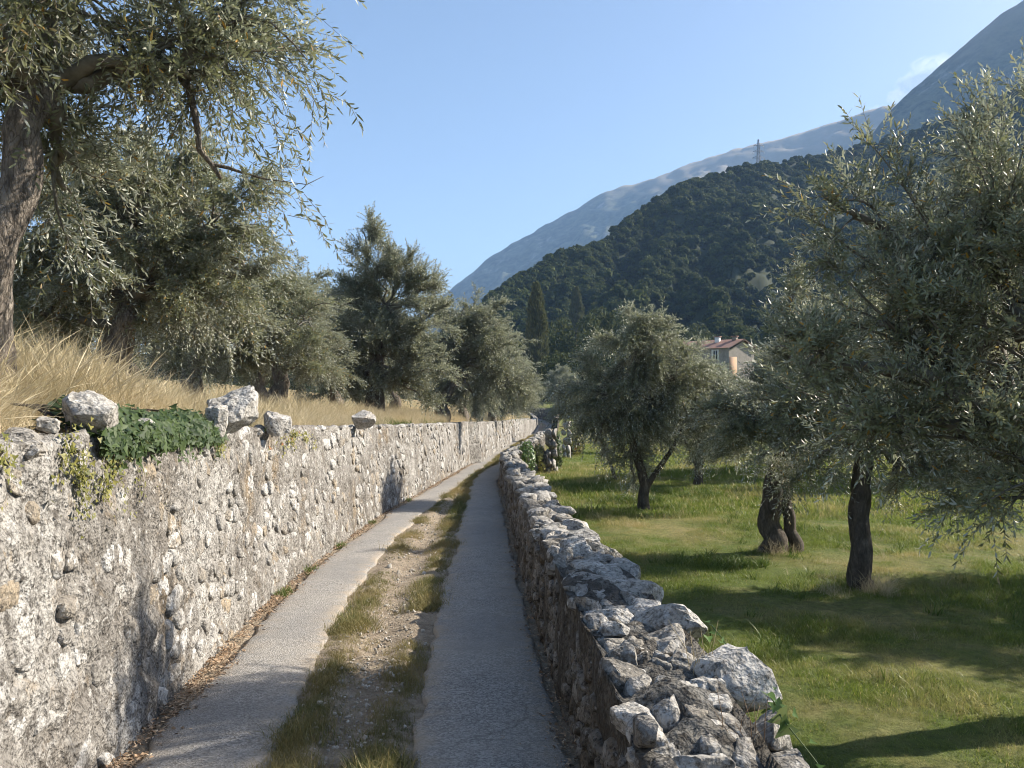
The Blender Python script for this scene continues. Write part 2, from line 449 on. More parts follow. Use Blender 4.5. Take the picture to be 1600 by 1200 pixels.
# ------------------------------------------------------------------ geometry-node scatter for uncountable stuff
def scatter(name, P, rot, scl, kind, protos, label, cat, parent=None):
    """one object: every point carries a copy of one of the prototype meshes"""
    P = np.asarray(P, np.float32); n = len(P)
    me = bpy.data.meshes.new(name)
    me.vertices.add(n); me.vertices.foreach_set("co", P.ravel())
    a = me.attributes.new("rot", 'FLOAT_VECTOR', 'POINT'); a.data.foreach_set("vector", np.asarray(rot, np.float32).ravel())
    scl = np.asarray(scl, np.float32)
    if scl.ndim == 1: scl = np.stack([scl] * 3, -1)
    a = me.attributes.new("scl", 'FLOAT_VECTOR', 'POINT'); a.data.foreach_set("vector", scl.ravel())
    a = me.attributes.new("pick", 'INT', 'POINT'); a.data.foreach_set("value", np.asarray(kind, np.int32))
    for p in protos:
        me.materials.append(p.materials[0]) if p.materials[0].name not in me.materials else None
    o = link(bpy.data.objects.new(name, me), parent)
    g = bpy.data.node_groups.new(name + "_scatter", 'GeometryNodeTree')
    g.interface.new_socket("Geometry", in_out='INPUT', socket_type='NodeSocketGeometry')
    g.interface.new_socket("Geometry", in_out='OUTPUT', socket_type='NodeSocketGeometry')
    gi, go = g.nodes.new("NodeGroupInput"), g.nodes.new("NodeGroupOutput")
    join = g.nodes.new("GeometryNodeJoinGeometry")
    def named(nm, typ):
        k = g.nodes.new("GeometryNodeInputNamedAttribute"); k.data_type = typ; k.inputs[0].default_value = nm
        return k.outputs[0]
    ra, sa, pa = named("rot", 'FLOAT_VECTOR'), named("scl", 'FLOAT_VECTOR'), named("pick", 'INT')
    for i, p in enumerate(protos):
        po = bpy.data.objects.new(p.name, p)          # never linked to the scene
        inf = g.nodes.new("GeometryNodeObjectInfo"); inf.inputs[0].default_value = po
        cmp_ = g.nodes.new("FunctionNodeCompare"); cmp_.data_type = 'INT'; cmp_.operation = 'EQUAL'
        ins = [s for s in cmp_.inputs if s.type == 'INT' and s.enabled] or [s for s in cmp_.inputs if s.type == 'INT']
        g.links.new(pa, ins[0]); ins[1].default_value = i
        iop = g.nodes.new("GeometryNodeInstanceOnPoints")
        g.links.new(gi.outputs[0], iop.inputs["Points"]); g.links.new(cmp_.outputs[0], iop.inputs["Selection"])
        g.links.new(inf.outputs["Geometry"], iop.inputs["Instance"])
        g.links.new(ra, iop.inputs["Rotation"]); g.links.new(sa, iop.inputs["Scale"])
        g.links.new(iop.outputs[0], join.inputs[0])
    g.links.new(join.outputs[0], go.inputs[0])
    md = o.modifiers.new("scatter", 'NODES'); md.node_group = g
    return setp(o, label, cat, None, 'stuff')

def grid_faces(n, m):
    i = np.arange(n * m).reshape(n, m)
    return np.stack([i[:-1, :-1], i[1:, :-1], i[1:, 1:], i[:-1, 1:]], -1).reshape(-1, 4)

def steps(y0, y1, a, k):
    ys = [y0]
    while ys[-1] < y1: ys.append(ys[-1] + max(a, k * max(ys[-1], 0)))
    return np.array(ys)

# ------------------------------------------------------------------ ground, meadow, terrace, road
o = mesh_obj("ground", [(-4000, -1500, -9), (4000, -1500, -9), (4000, 5000, -9), (-4000, 5000, -9)], [(0, 1, 2, 3)], M['hill'])
setp(o, kind='structure')

ys = steps(-10, 175, .18, .016)
us = np.concatenate([[0, .12, .25], np.geomspace(.4, 130, 80)])
Y, U = np.meshgrid(ys, us, indexing='ij')
X = x_right(Y) + TH_R - .15 + U
o = mesh_obj("meadow", np.stack([X, Y, z_meadow(X, Y)], -1).reshape(-1, 3), grid_faces(*X.shape)[:, ::-1], M['meadow'], smooth=True)
setp(o, kind='structure')

us = np.concatenate([[0.28, .4, .6], np.geomspace(.8, 120, 60)])
Y, U = np.meshgrid(ys, us, indexing='ij')
X = x_left(Y) - U
o = mesh_obj("terrace", np.stack([X, Y, z_terrace(X, Y)], -1).reshape(-1, 3), grid_faces(*X.shape), M['terrace'], smooth=True)
setp(o, kind='structure')

ys = steps(-8, 150, .05, .012)
us = np.linspace(0, 1, 46)
Y, U = np.meshgrid(ys, us, indexing='ij')
XL, XR = x_left(Y), x_right(Y)
X = XL - .12 + (XR - XL + .24) * U
def median_hump(x, y):
    xl, xr = x_left(y), x_right(y)
    c = (xl + .82 + xr - .9) / 2
    d = (x - c) / np.maximum((xr - .9 - xl - .82) / 2, .1)
    return np.where(np.abs(d) < 1.1, .035 * np.exp(-((np.abs(d) - .62) / .3) ** 2) - .015 * np.exp(-(d / .3) ** 2), 0)
Z = z_road(Y) - .012 + .018 * n2(X, Y, 2.2, 4, 21) + .012 * n2(X, Y, 9, 2, 22) + median_hump(X, Y)
o = mesh_obj("road", np.stack([X, Y, Z], -1).reshape(-1, 3), grid_faces(*X.shape)[:, ::-1], M['dirt'], smooth=True)
setp(o, kind='structure')

def strip(side):
    ys = steps(-8, 140, .06, .012); us = np.array([0, .02, .06, .2, .4, .6, .8, .94, .98, 1.0])
    Y, U = np.meshgrid(ys, us, indexing='ij')
    w1 = .045 * n2(Y, 0 * Y, 1.1, 4, 31 + side) + .02 * n2(Y, 0 * Y, 6, 2, 35 + side)
    w2 = .045 * n2(Y, 0 * Y + 9, 1.2, 4, 33 + side) + .02 * n2(Y, 0 * Y, 6, 2, 36 + side)
    if side == 0: a, b = x_left(Y) + .11 + w1, x_left(Y) + .80 + w2
    else: a, b = x_right(Y) - .90 + w1, x_right(Y) - .07 + w2 * .6
    X = a + (b - a) * U
    edge = np.where((U < .01) | (U > .99), -.05, np.where((U < .03) | (U > .97), .012, .022))
    Z = z_road(Y) + edge + .01 * np.sin(U * np.pi) + .006 * n2(X, Y, 1.5, 3, 40)
    o = mesh_obj("paved_track", np.stack([X, Y, Z], -1).reshape(-1, 3), grid_faces(*X.shape)[:, ::-1], M['asphalt'], None, True, (np.abs(2 * U - 1) ** 3).ravel())
    setp(o, kind='structure')
strip(0); strip(1)

# ------------------------------------------------------------------ hills and mountains
def ridge_range(name, table, r0, zb, n_az, n_t, p, amp, nsc, seed, mat, back=.7, gully=0.0):
    T = np.array(table, float)
    az = np.linspace(math.atan((T[0, 0] - 800) / 1240), math.atan((T[-1, 0] - 800) / 1240), n_az)
    pxs = 800 + 1240 * np.tan(az)
    py = np.interp(pxs, T[:, 0], T[:, 1]); Rr = np.interp(pxs, T[:, 0], T[:, 2])
    k = np.array([.1, .2, .4, .2, .1])
    py = np.convolve(np.pad(py, 2, 'edge'), k, 'valid'); Rr = np.convolve(np.pad(Rr, 2, 'edge'), k, 'valid')
    zr = EYE + (620 - py) / 1240 * Rr * np.cos(az)
    t = np.concatenate([np.linspace(0, 1, n_t), 1 + np.linspace(.04, back, 10)])
    def surf(azv, tv):
        zz = np.interp(azv, az, zr); rr = np.interp(azv, az, Rr)
        r = r0 + (rr - r0) * tv
        f = np.where(tv <= 1, np.clip(tv, 0, 1) ** p, 1 - (tv - 1) * 1.1)
        z = zb + (zz - zb) * f
        x, y = r * np.sin(azv), r * np.cos(azv)
        w = np.clip(tv * 3, 0, 1)
        nn = n2(x, y, nsc, 5, seed)
        g = -np.abs(n2(azv * 400, r * .25, .035, 4, seed + 3)) * gully * np.clip((1 - tv) * 4, 0, 1) * w
        tip = np.where(tv > .9, .35, 1.0)
        fine = n2(x, y, nsc * 6, 4, seed + 9) * amp * .22 - np.abs(n2(x, y, nsc * 2.6, 4, seed + 7)) * amp * .9 * np.clip((1.02 - tv) * 5, 0, 1)
        return x, y, z + amp * nn * w * tip + g + fine * w
    A, Tt = np.meshgrid(az, t, indexing='ij')
    x, y, z = surf(A, Tt)
    o = mesh_obj(name, np.stack([x, y, z], -1).reshape(-1, 3), grid_faces(*x.shape)[:, ::-1], mat, smooth=True)
    setp(o, kind='structure')
    return surf, az

hill_tab = [(-1500, 560, 300), (300, 575, 280), (560, 580, 280), (690, 530, 285), (780, 462, 300), (850, 416, 330), (900, 392, 345), (950, 372, 370), (1000, 328, 400), (1060, 293, 430),
            (1130, 270, 470), (1190, 255, 510), (1270, 243, 550), (1400, 220, 600), (1520, 168, 650), (1700, 110, 700), (2200, 130, 750), (3500, 360, 800), (6000, 560, 800)]
hill_surf, hill_az = ridge_range("hill", hill_tab, 150, 0.0, 400, 100, 1.35, 5.0, .02, 51, M['hill'], gully=16)
ridge_range("far_mountain", [(200, 640, 2310), (560, 570, 2310), (715, 442, 2310), (780, 388, 2345), (850, 352, 2380), (900, 327, 2380), (950, 299, 2415), (1000, 286, 2415), (1040, 272, 2415), (1080, 254, 2450),
                             (1130, 239, 2450), (1190, 223, 2450), (1290, 193, 2450), (1390, 160, 2450), (1600, 125, 2450), (2000, 200, 2380), (2600, 400, 2310), (3500, 600, 2240)],
            900, -5, 330, 90, 1.25, 17, .005, 61, M['mountain'], gully=75)
ridge_range("steep_mountain", [(1150, 560, 1360), (1250, 430, 1400), (1330, 262, 1440), (1395, 168, 1480), (1450, 122, 1520), (1530, 47, 1560), (1600, -3, 1560), (1680, -60, 1600), (1760, -70, 1600), (1900, 0, 1600),
                               (2300, 210, 1520), (2800, 360, 1440), (4200, 540, 1360)],
            780, 0, 200, 60, 1.15, 11, .006, 71, M['mountain'], gully=60)

def blob_proto(name, n, seed, mat, size=.34, rz=1.0, lumps=9):
    r = np.random.default_rng(seed)
    L = unit(r.normal(size=(lumps, 3))) * .52; L[:, 2] = np.abs(L[:, 2]) * .9
    c = L[r.integers(0, lumps, n)] * np.array([1, 1, rz])
    d = unit(r.normal(size=(n, 3)) + np.array([0, 0, .25]))
    P = c + d * (.46 * r.uniform(.75, 1.05, (n, 1)))
    Nn = unit(d + .7 * r.normal(size=(n, 3)))
    U = unit(np.cross(Nn, r.normal(size=(n, 3)))); W = np.cross(Nn, U)
    s = size * r.uniform(.5, 1.1, (n, 1)) * .5
    V = np.stack([P - U * s - W * s * .6, P + U * s - W * s * .4, P + U * s * .8 + W * s * .7, P - U * s * .7 + W * s * .5], 1).reshape(-1, 3)
    F = np.arange(n * 4).reshape(-1, 4)
    A = Acc(); A.add(V, F, np.repeat(np.clip(r.uniform(0, 1, n) * .6 + .4 * (P[:, 2] > 0), 0, .96), 4))
    iv, jf = ico(2)
    for k in range(lumps): A.add(iv * .36 + L[k] * np.array([1, 1, rz]), jf, .05)
    return A.data(name, mat)
wood_protos = [blob_proto("wood_crown", 420, 80 + k, M['wood_a']) for k in range(4)]
# ------------------------------------------------------------------ masonry
def cells(y0, y1, h0, h1, sx, sy, r, drop=.26):
    """irregular stones of a wall patch: Voronoi polygons in (y, h)"""
    P = []
    ny = int((y1 - y0) / sx) + 1
    nh = max(1, int(round((h1 - h0) / sy)))
    for j in range(nh):
        for i in range(ny):
            if r.random() < drop: continue
            P.append((y0 + (i + .5 * (j % 2) + r.uniform(-.36, .36)) * sx, h0 + (j + .5 + r.uniform(-.36, .36)) * (h1 - h0) / nh))
    P = np.array(P)
    Q = P / np.array([sx, sy])
    out = []
    for k in range(len(P)):
        d = Q - Q[k]
        dd = (d * d).sum(1)
        near = np.argsort(dd)[1:15] if len(P) < 200 else np.nonzero(dd < 9)[0]
        near = [n for n in sorted(near, key=lambda n: dd[n]) if n != k][:14]
        poly = [(P[k, 0] - 1.3 * sx, h0), (P[k, 0] + 1.3 * sx, h0), (P[k, 0] + 1.3 * sx, h1), (P[k, 0] - 1.3 * sx, h1)]
        for n in near:
            mx, my = (P[k] + P[n]) / 2
            nx, nyy = (P[n] - P[k]) / np.array([sx * sx, sy * sy]) * sx * sy
            new = []
            for a in range(len(poly)):
                A, B = poly[a], poly[(a + 1) % len(poly)]
                da = (A[0] - mx) * nx + (A[1] - my) * nyy; db = (B[0] - mx) * nx + (B[1] - my) * nyy
                if da <= 0: new.append(A)
                if (da < 0) != (db < 0) and da != db:
                    u = da / (da - db); new.append((A[0] + (B[0] - A[0]) * u, A[1] + (B[1] - A[1]) * u))
            poly = new
            if len(poly) < 3: break
        if len(poly) >= 3: out.append(np.array(poly))
    return out

def stone_from(poly, r, proud, shrink, deep=.05, fine=True):
    """(y, h, depth) vertices and faces of one face stone"""
    c = poly.mean(0)
    q = poly
    if fine or len(q) < 6:
        q = np.concatenate([np.stack([q * .75 + np.roll(q, -1, 0) * .25, q * .25 + np.roll(q, -1, 0) * .75], 1).reshape(-1, 2)])
    e = np.linalg.norm(q - np.roll(q, -1, 0), axis=1)
    q = q[e > .012] if (e > .012).sum() >= 5 else q
    n = len(q)
    q = c + (q - c) * (shrink * (1 + r.uniform(-.10, .07, (n, 1))))
    tilt = r.normal(0, .06, 2)
    def ring(s, d):
        p = c + (q - c) * s
        return np.column_stack([p, d + ((p - c) * tilt).sum(1) + r.normal(0, .0035, n)])
    V = np.concatenate([ring(1.0, -deep), ring(1.0, proud * .25 - .004), ring(.80, proud * .95), [[c[0], c[1], proud * 1.05]]])
    i = np.arange(n); j = (i + 1) % n
    F4 = np.concatenate([np.stack([i, j, n + j, n + i], 1), np.stack([n + i, n + j, 2 * n + j, 2 * n + i], 1)])
    F3 = np.stack([2 * n + i, 2 * n + j, np.full(n, 3 * n)], 1)
    return V, F4, F3

def dxdy(f, y): return (f(y + .05) - f(y - .05)) / .1
def map_left(V):
    y, h, d = V[:, 0], V[:, 1], V[:, 2]
    g = dxdy(x_left, y); n = 1 / np.sqrt(1 + g * g)
    return np.stack([x_left(y) - .06 * h + d * n, y - g * d * n, z_road(y) + h], -1)
def map_in(V):
    y, h, d = V[:, 0], V[:, 1], V[:, 2]
    g = dxdy(x_right, y); n = 1 / np.sqrt(1 + g * g)
    return np.stack([x_right(y) + .05 * h - d * n, y + g * d * n, z_road(y) + h], -1)
def map_top(V):
    y, w, d = V[:, 0], V[:, 1], V[:, 2]
    return np.stack([x_right(y) + .04 + w, y, z_road(y) + h_right(y) + d + top_noise(w, y)], -1)
def map_out(V):
    y, h, d = V[:, 0], V[:, 1], V[:, 2]
    x = x_right(y) + TH_R
    zb, zt = z_meadow(x, y) - .05, z_road(y) + h_right(y)
    return np.stack([x + d + .05 * (1 - h), y, zb + (zt - zb) * h], -1)
def top_noise(w, y):
    return .05 * n2(w, y, 2.2, 3, 91) - .03 * np.abs(w - .22) / .25

def face_stones(spec, mp, mat, wall, r, limit, light_bias=0.0, flip=False, pm=.007, sh=(.80, 1.0)):
    """spec: list of (y0, y1, h0, h1fn or h1, sx, sy); the LIMIT largest in view are single parts, the others one part"""
    todo = []
    for (y0, y1, h0, h1, sx, sy, keep) in spec:
        for p in cells(y0, y1, h0, h1, sx, sy, r):
            if r.random() > keep: continue
            todo.append(p)
    size = np.array([math.sqrt(abs(np.ptp(p[:, 0]) * np.ptp(p[:, 1]))) / max(p[:, 0].mean(), 2.5) for p in todo])
    vis = np.array([p[:, 0].mean() > 2.6 for p in todo])
    order = np.argsort(-size * vis)
    rest = Acc()
    for rank, k in enumerate(order):
        p = todo[k]; single = rank < limit and vis[k]
        proud = float(np.clip(r.normal(pm, .007), -.010, .03)) * (1 + p[:, 0].mean() / 40)
        V, F4, F3 = stone_from(p, r, proud, r.uniform(*sh), fine=single)
        if flip: F4, F3 = F4[:, ::-1], F3[:, ::-1]
        W = mp(V)
        tn = float(np.clip(r.beta(2, 2) + light_bias, 0, 1)) if r.random() > .12 else float(r.uniform(0, .2))
        if single:
            c = W.mean(0)
            o = mesh_obj("stone", W - c, [F4, F3], mat, wall, True, np.full(len(W), tn))
            o.location = c
        else:
            rest.add(W, [F4, F3], tn)
    if rest.n:
        o = rest.obj("rubble_stone", mat, wall, True); o["kind"] = "stuff"

def rock_verts(seed, sub=3, cuts=15, rough=.10, box=.60):
    r = np.random.default_rng(seed)
    V, F = ico(sub)
    V = np.sign(V) * np.abs(V) ** box
    for _ in range(cuts):
        n = unit(r.normal(size=3)); c = r.uniform(.5, .82)
        d = V @ n
        V = V - np.outer(np.clip(d - c, 0, None), n) * .92
    V = V * (1 + rough * fbm(V * 1.3 + seed * 3.1, 3, seed)[:, None]) + .085 * (rough / .16) * fbm(V * 3.4 + seed, 4, seed + 2, .6)[:, None] * unit(V)
    return V / np.abs(V).max(0), F

BOULD = [mesh_data("boulder_shape", *rock_verts(340 + k, 4, 8, .12, .78), None, True, np.full(642, .35 + .05 * k)) for k in range(9)]
ROCKS = [mesh_data("rock_shape", *rock_verts(300 + k, 4), None, True, np.full(642, .2 + .08 * k)) for k in range(9)]
for me_ in BOULD + ROCKS: me_.set_sharp_from_angle(angle=R(26))
ROCKS_LO = [mesh_data("small_rock_shape", *rock_verts(300 + k, 2), None, True, np.full(42, .2 + .08 * k)) for k in range(9)]
def rock(name, k, loc, dims, rot, mat, parent=None):
    me = (BOULD if name == "boulder" else ROCKS if loc[1] < 9 and name != "block" else ROCKS_LO)[k % len(ROCKS)]
    key = "%s_%s" % (me.name, mat.name)
    m2 = bpy.data.meshes.get(key)
    if m2 is None:
        m2 = me.copy(); m2.name = key; m2.materials.append(mat)
    o = link(bpy.data.objects.new(name, m2), parent)
    o.location = loc; o.scale = [d / 2 for d in dims]; o.rotation_euler = rot
    return o

# --- retaining wall on the left
r = np.random.default_rng(11)
wall_l = empty("retaining_wall", (-2.0, 3.9, -.2))
setp(wall_l, "long pale rubble retaining wall in full sun along the left side of the lane", "wall")
wall_l.matrix_world
def reparent_offset(o, wall):        # children are built in world coordinates
    o.matrix_parent_inverse = Matrix.Translation(-wall.location)
L_END = 140.0
ys = steps(-4, L_END, .028, .0075); hs = np.concatenate([np.linspace(-.15, 1, 62)])
Y, H = np.meshgrid(ys, hs, indexing='ij')
Hh = np.where(H < 0, H, H * h_left(Y))
dep = .021 * fbm(np.stack([Y * 5, Hh * 6, 0 * Y], -1), 4, 12) + .018 * fbm(np.stack([Y * 1.1, Hh * 1.4, 0 * Y], -1), 2, 14) + .010 * vnoise(np.stack([Y * 26, Hh * 26, 0 * Y], -1), 15) * np.exp(-Y / 18)
jog = np.where(Y > 33.2, .42, 0) + np.where(Y > 64, .12, 0)
V = map_left(np.stack([Y, Hh, dep + jog], -1).reshape(-1, 3)).reshape(Y.shape + (3,))
tops = V[:, -1:, :]
xb = np.array([.03, .10, .2, .32, .45])
back = np.concatenate([tops + np.stack([-xx + 0 * ys, 0 * ys, .025 * n2(ys, 0 * ys + xx * 8, 3, 3, 16) + .02], -1)[:, None, :] for xx in xb], 1)
V = np.concatenate([V, back], 1)
core = mesh_obj("mortar_core", V.reshape(-1, 3), grid_faces(V.shape[0], V.shape[1])[:, ::-1], M['mort_l'], wall_l, True, np.clip(.5 + .4 * n2(V[..., 1], V[..., 2], 1.2, 4, 17).ravel(), 0, 1))
end = mesh_obj("wall_end", [V[-1, 0], V[-1, 61], V[-1, 61] - [.9, 0, 0], V[-1, 0] - [.9, 0, 0]], [(0, 1, 2, 3)], M['mort_l'], wall_l)
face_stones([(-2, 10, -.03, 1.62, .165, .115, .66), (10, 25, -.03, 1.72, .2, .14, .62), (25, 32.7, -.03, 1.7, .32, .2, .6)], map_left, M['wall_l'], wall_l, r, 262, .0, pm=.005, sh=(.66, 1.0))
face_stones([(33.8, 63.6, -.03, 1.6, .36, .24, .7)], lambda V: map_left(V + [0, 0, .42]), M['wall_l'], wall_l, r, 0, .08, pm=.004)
# cap stones in a rough row along the top
caps = [(3.02, .30, .17, .24), (3.42, .36, .20, .28), (3.85, .28, .13, .26), (4.25, .34, .15, .26), (4.8, .5, .20, .30), (5.4, .44, .19, .28), (6.1, .3, .14, .2), (6.7, .34, .12, .2), (7.3, .38, .17, .2)]
y = 7.8
while y < 26:
    w = r.uniform(.16, .42); caps.append((y, w, r.uniform(.07, .15), r.uniform(.15, .26))); y += w * r.uniform(.9, 1.7)
for k, (y, w, hh, dd) in enumerate(caps):
    zt = float(z_road(y) + h_left(y)); x = float(x_left(y) - .06 * h_left(y))
    rock("cap_stone", k, (x - dd * .30, y, zt - hh * .12), (dd, w, hh), (r.normal(0, .08), r.normal(0, .08), -float(dxdy(x_left, y)) + r.normal(0, .1)), M['wall_l'], wall_l)

# --- parapet wall on the right
r = np.random.default_rng(13)
wall_r = empty("parapet_wall", (.6, 3.9, -.2))
setp(wall_r, "low shaded stone parapet wall between the lane and the olive meadow", "wall")
R_END = 66.0
def parapet_core(y0, y1):
    ys = steps(y0, y1, .03, .007)
    hi = np.linspace(-.12, 1, 26); wt = np.linspace(.05, .95, 12); ho = np.linspace(1, 0, 18)
    Y, H = np.meshgrid(ys, hi, indexing='ij')
    hh = np.where(H < 0, H, H * h_right(Y))
    d = .02 * fbm(np.stack([Y * 5, hh * 4, 0 * Y + 3], -1), 4, 22) + .022 * fbm(np.stack([Y * 1.2, hh * 1.5, 0 * Y], -1), 2, 24)
    A = map_in(np.stack([Y, hh, d], -1).reshape(-1, 3)).reshape(Y.shape + (3,))
    Y2, Wt = np.meshgrid(ys, wt * (TH_R - .06), indexing='ij')
    dt = .03 * fbm(np.stack([Y2 * 7, Wt * 7, 0 * Y2], -1), 4, 26) + .02 * fbm(np.stack([Y2 * 20, Wt * 20, 0 * Y2], -1), 2, 27) * np.exp(-Y2 / 15)
    B = map_top(np.stack([Y2, Wt, dt], -1).reshape(-1, 3)).reshape(Y2.shape + (3,))
    Y3, H3 = np.meshgrid(ys, ho, indexing='ij')
    d3 = .025 * fbm(np.stack([Y3 * 4, H3 * 4, 0 * Y3 + 7], -1), 4, 28)
    Cc = map_out(np.stack([Y3, H3, d3], -1).reshape(-1, 3)).reshape(Y3.shape + (3,))
    V = np.concatenate([A, B, Cc], 1)
    return V
V = parapet_core(-3, R_END)
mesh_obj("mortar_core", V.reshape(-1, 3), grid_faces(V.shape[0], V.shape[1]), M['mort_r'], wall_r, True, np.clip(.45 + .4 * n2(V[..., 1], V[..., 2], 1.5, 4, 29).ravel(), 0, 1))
pc = [c for c in wall_r.children if c.name.startswith('mortar_core')][0].data
pc.materials.append(M['mort_top'])
mi = np.zeros((V.shape[0] - 1, V.shape[1] - 1), np.int32); mi[:, 25:38] = 1
pc.polygons.foreach_set('material_index', mi.ravel())
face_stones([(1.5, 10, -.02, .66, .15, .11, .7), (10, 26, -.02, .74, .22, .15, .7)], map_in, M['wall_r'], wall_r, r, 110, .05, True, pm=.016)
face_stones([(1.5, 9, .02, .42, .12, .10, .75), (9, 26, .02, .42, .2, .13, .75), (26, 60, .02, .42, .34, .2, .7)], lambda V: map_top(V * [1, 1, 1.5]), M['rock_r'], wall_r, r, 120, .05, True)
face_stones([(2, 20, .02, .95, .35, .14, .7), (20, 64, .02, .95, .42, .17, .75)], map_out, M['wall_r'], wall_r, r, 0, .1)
edge_rocks = [((float(x_right(y)) + r.choice([.10, .16, .40]) + r.normal(0, .02), y, float(z_road(y) + h_right(y)) - .03), (r.uniform(.14, .24), r.uniform(.16, .30), r.uniform(.10, .18)), r.normal(0, .4)) for y in np.arange(2.3, 9.5, .125)]
top_rocks = edge_rocks + [((.68, 4.95, .40), (.46, .62, .26), .15), ((.84, 4.22, .43), (.34, .42, .24), .3), ((.56, 4.30, .40), (.24, .26, .2), -.2), ((.72, 3.86, .38), (.33, .30, .25), .1),
             ((.93, 3.42, .40), (.30, .34, .26), .5), ((.70, 3.55, .36), (.13, .12, .12), .2), ((.62, 2.95, .27), (.28, .30, .2), .1), ((.90, 2.88, .27), (.3, .32, .2), -.3), ((1.0, 3.08, .33), (.17, .2, .14), .4),
             ((.78, 3.12, .31), (.12, .12, .09), .9), ((.80, 2.6, .24), (.3, .26, .18), .3), ((.58, 5.55, .42), (.28, .4, .2), .1), ((.78, 5.75, .40), (.26, .34, .18), -.2), ((.5, 6.3, .42), (.25, .36, .18), .2), ((.72, 6.5, .38), (.3, .4, .18), 0)]
for k, (c, dm, a) in enumerate(top_rocks):
    if k >= len(edge_rocks): dm = tuple(1.18 * q for q in dm)
    rock("top_stone", k, c, dm, (r.normal(0, .12), r.normal(0, .12), a), M['rock_r'], wall_r)
y = 7.0
while y < 60:
    w = r.uniform(.2, .42) * (1 + y / 60)
    wx = r.choice([.1, .36]) + r.uniform(-.06, .06)
    rock("top_stone", int(r.integers(9)), (float(x_right(y)) + .04 + wx, y, float(z_road(y) + h_right(y)) + .0), (r.uniform(.2, .34), w, r.uniform(.12, .24)), (r.normal(0, .15), r.normal(0, .15), r.normal(0, .3)), M['rock_r'], wall_r)
    y += w * r.uniform(.45, .9)

# upright end blocks where the parapet bends away
for nm, (x0, y0, w, dp, zb, zt, lab) in {"a": (px(861, 28.6), 28.6, .42, .9, -1.25, pz(671, 28.6), "grey stone buttress standing against the bend of the parapet wall"),
                                         "b": (px(885, 40), 40.0, .46, 1.0, -1.5, pz(659, 40), "tall white topped stone pier past the bend of the parapet wall")}.items():
    p = empty("stone_pier", (x0, y0, zb)); setp(p, lab, "pier", "piers at the bend of the parapet")
    vv, ff = [], []
    for j in range(5):
        for i in range(2):
            rock("block", j * 2 + i + 3, (w * (i - .5) * .5 + r.normal(0, .03), r.normal(0, .05), (j + .5) * (zt - zb) / 5), (w * .62, dp * r.uniform(.6, .9), (zt - zb) / 5 * 1.25), (r.normal(0, .05), r.normal(0, .05), r.normal(0, .12)), M['rock'] if nm == "b" else M['rock_r'], p)

# far continuation of the right wall, shaded under the trees
far_w = empty("lane_wall", (4.5, 90, -1.6)); setp(far_w, "dark shaded stone wall at the far bend of the lane under the trees", "wall")
ys = steps(74, 140, .4, .006)
hs = np.linspace(-.1, 1.5, 14)
Y, H = np.meshgrid(ys, hs, indexing='ij')
d = .05 * fbm(np.stack([Y * 1.5, H * 2.5, 0 * Y], -1), 4, 42)
A_ = map_in(np.stack([Y, H, d], -1).reshape(-1, 3)).reshape(Y.shape + (3,))
B_ = A_[:, ::-1] + np.array([.5, 0, 0]); 
V = np.concatenate([A_, B_], 1)
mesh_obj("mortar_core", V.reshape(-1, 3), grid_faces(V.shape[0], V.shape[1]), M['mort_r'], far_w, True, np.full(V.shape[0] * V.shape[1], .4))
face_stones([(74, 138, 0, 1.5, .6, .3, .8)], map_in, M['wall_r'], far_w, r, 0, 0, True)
for w_ in (wall_l, wall_r, far_w):
    for c in w_.children: c.matrix_parent_inverse = Matrix.Translation(-w_.location)

# --- loose boulders on the left wall
def boulder(k, p, d, dx, dims, rz, lab, q):
    return setp(rock("boulder", k, (float(px(p, d)) + dx, d, float(pz(q, d))), dims, (.05, -.08, rz), M['rock'], None), lab, "rock")
boulder(1, 146, 4.05, 0, (.28, .32, .30), .3, "large pale boulder left of the ivy on the left wall", 655)
boulder(4, 368, 6.55, 0, (.36, .42, .40), -.5, "tall pale boulder right of the ivy on the left wall", 641)
boulder(6, 341, 6.2, 0, (.18, .3, .32), .2, "grey slab of rock leaning between the ivy and the tall boulder", 652)
boulder(2, 72, 3.62, 0, (.11, .12, .085), .8, "small white stone in the dry grass at the left end of the wall", 664)
boulder(5, 432, 8.3, 0, (.28, .4, .26), .6, "low sloping rock beside the green tuft on the left wall", 660)
boulder(3, 567, 13.6, 0, (.46, .5, .34), .1, "grey rock alone in the straw grass on the left wall", 656)
boulder(8, 222, 4.8, 0.0, (.15, .16, .12), .4, "small pale stone peeping out of the ivy", 668)
# ------------------------------------------------------------------ olive trees
def bez(p0, p1, p2, t):
    t = t[None, :, None]
    return (1 - t) ** 2 * p0[:, None] + 2 * t * (1 - t) * p1[:, None] + t * t * p2[:, None]

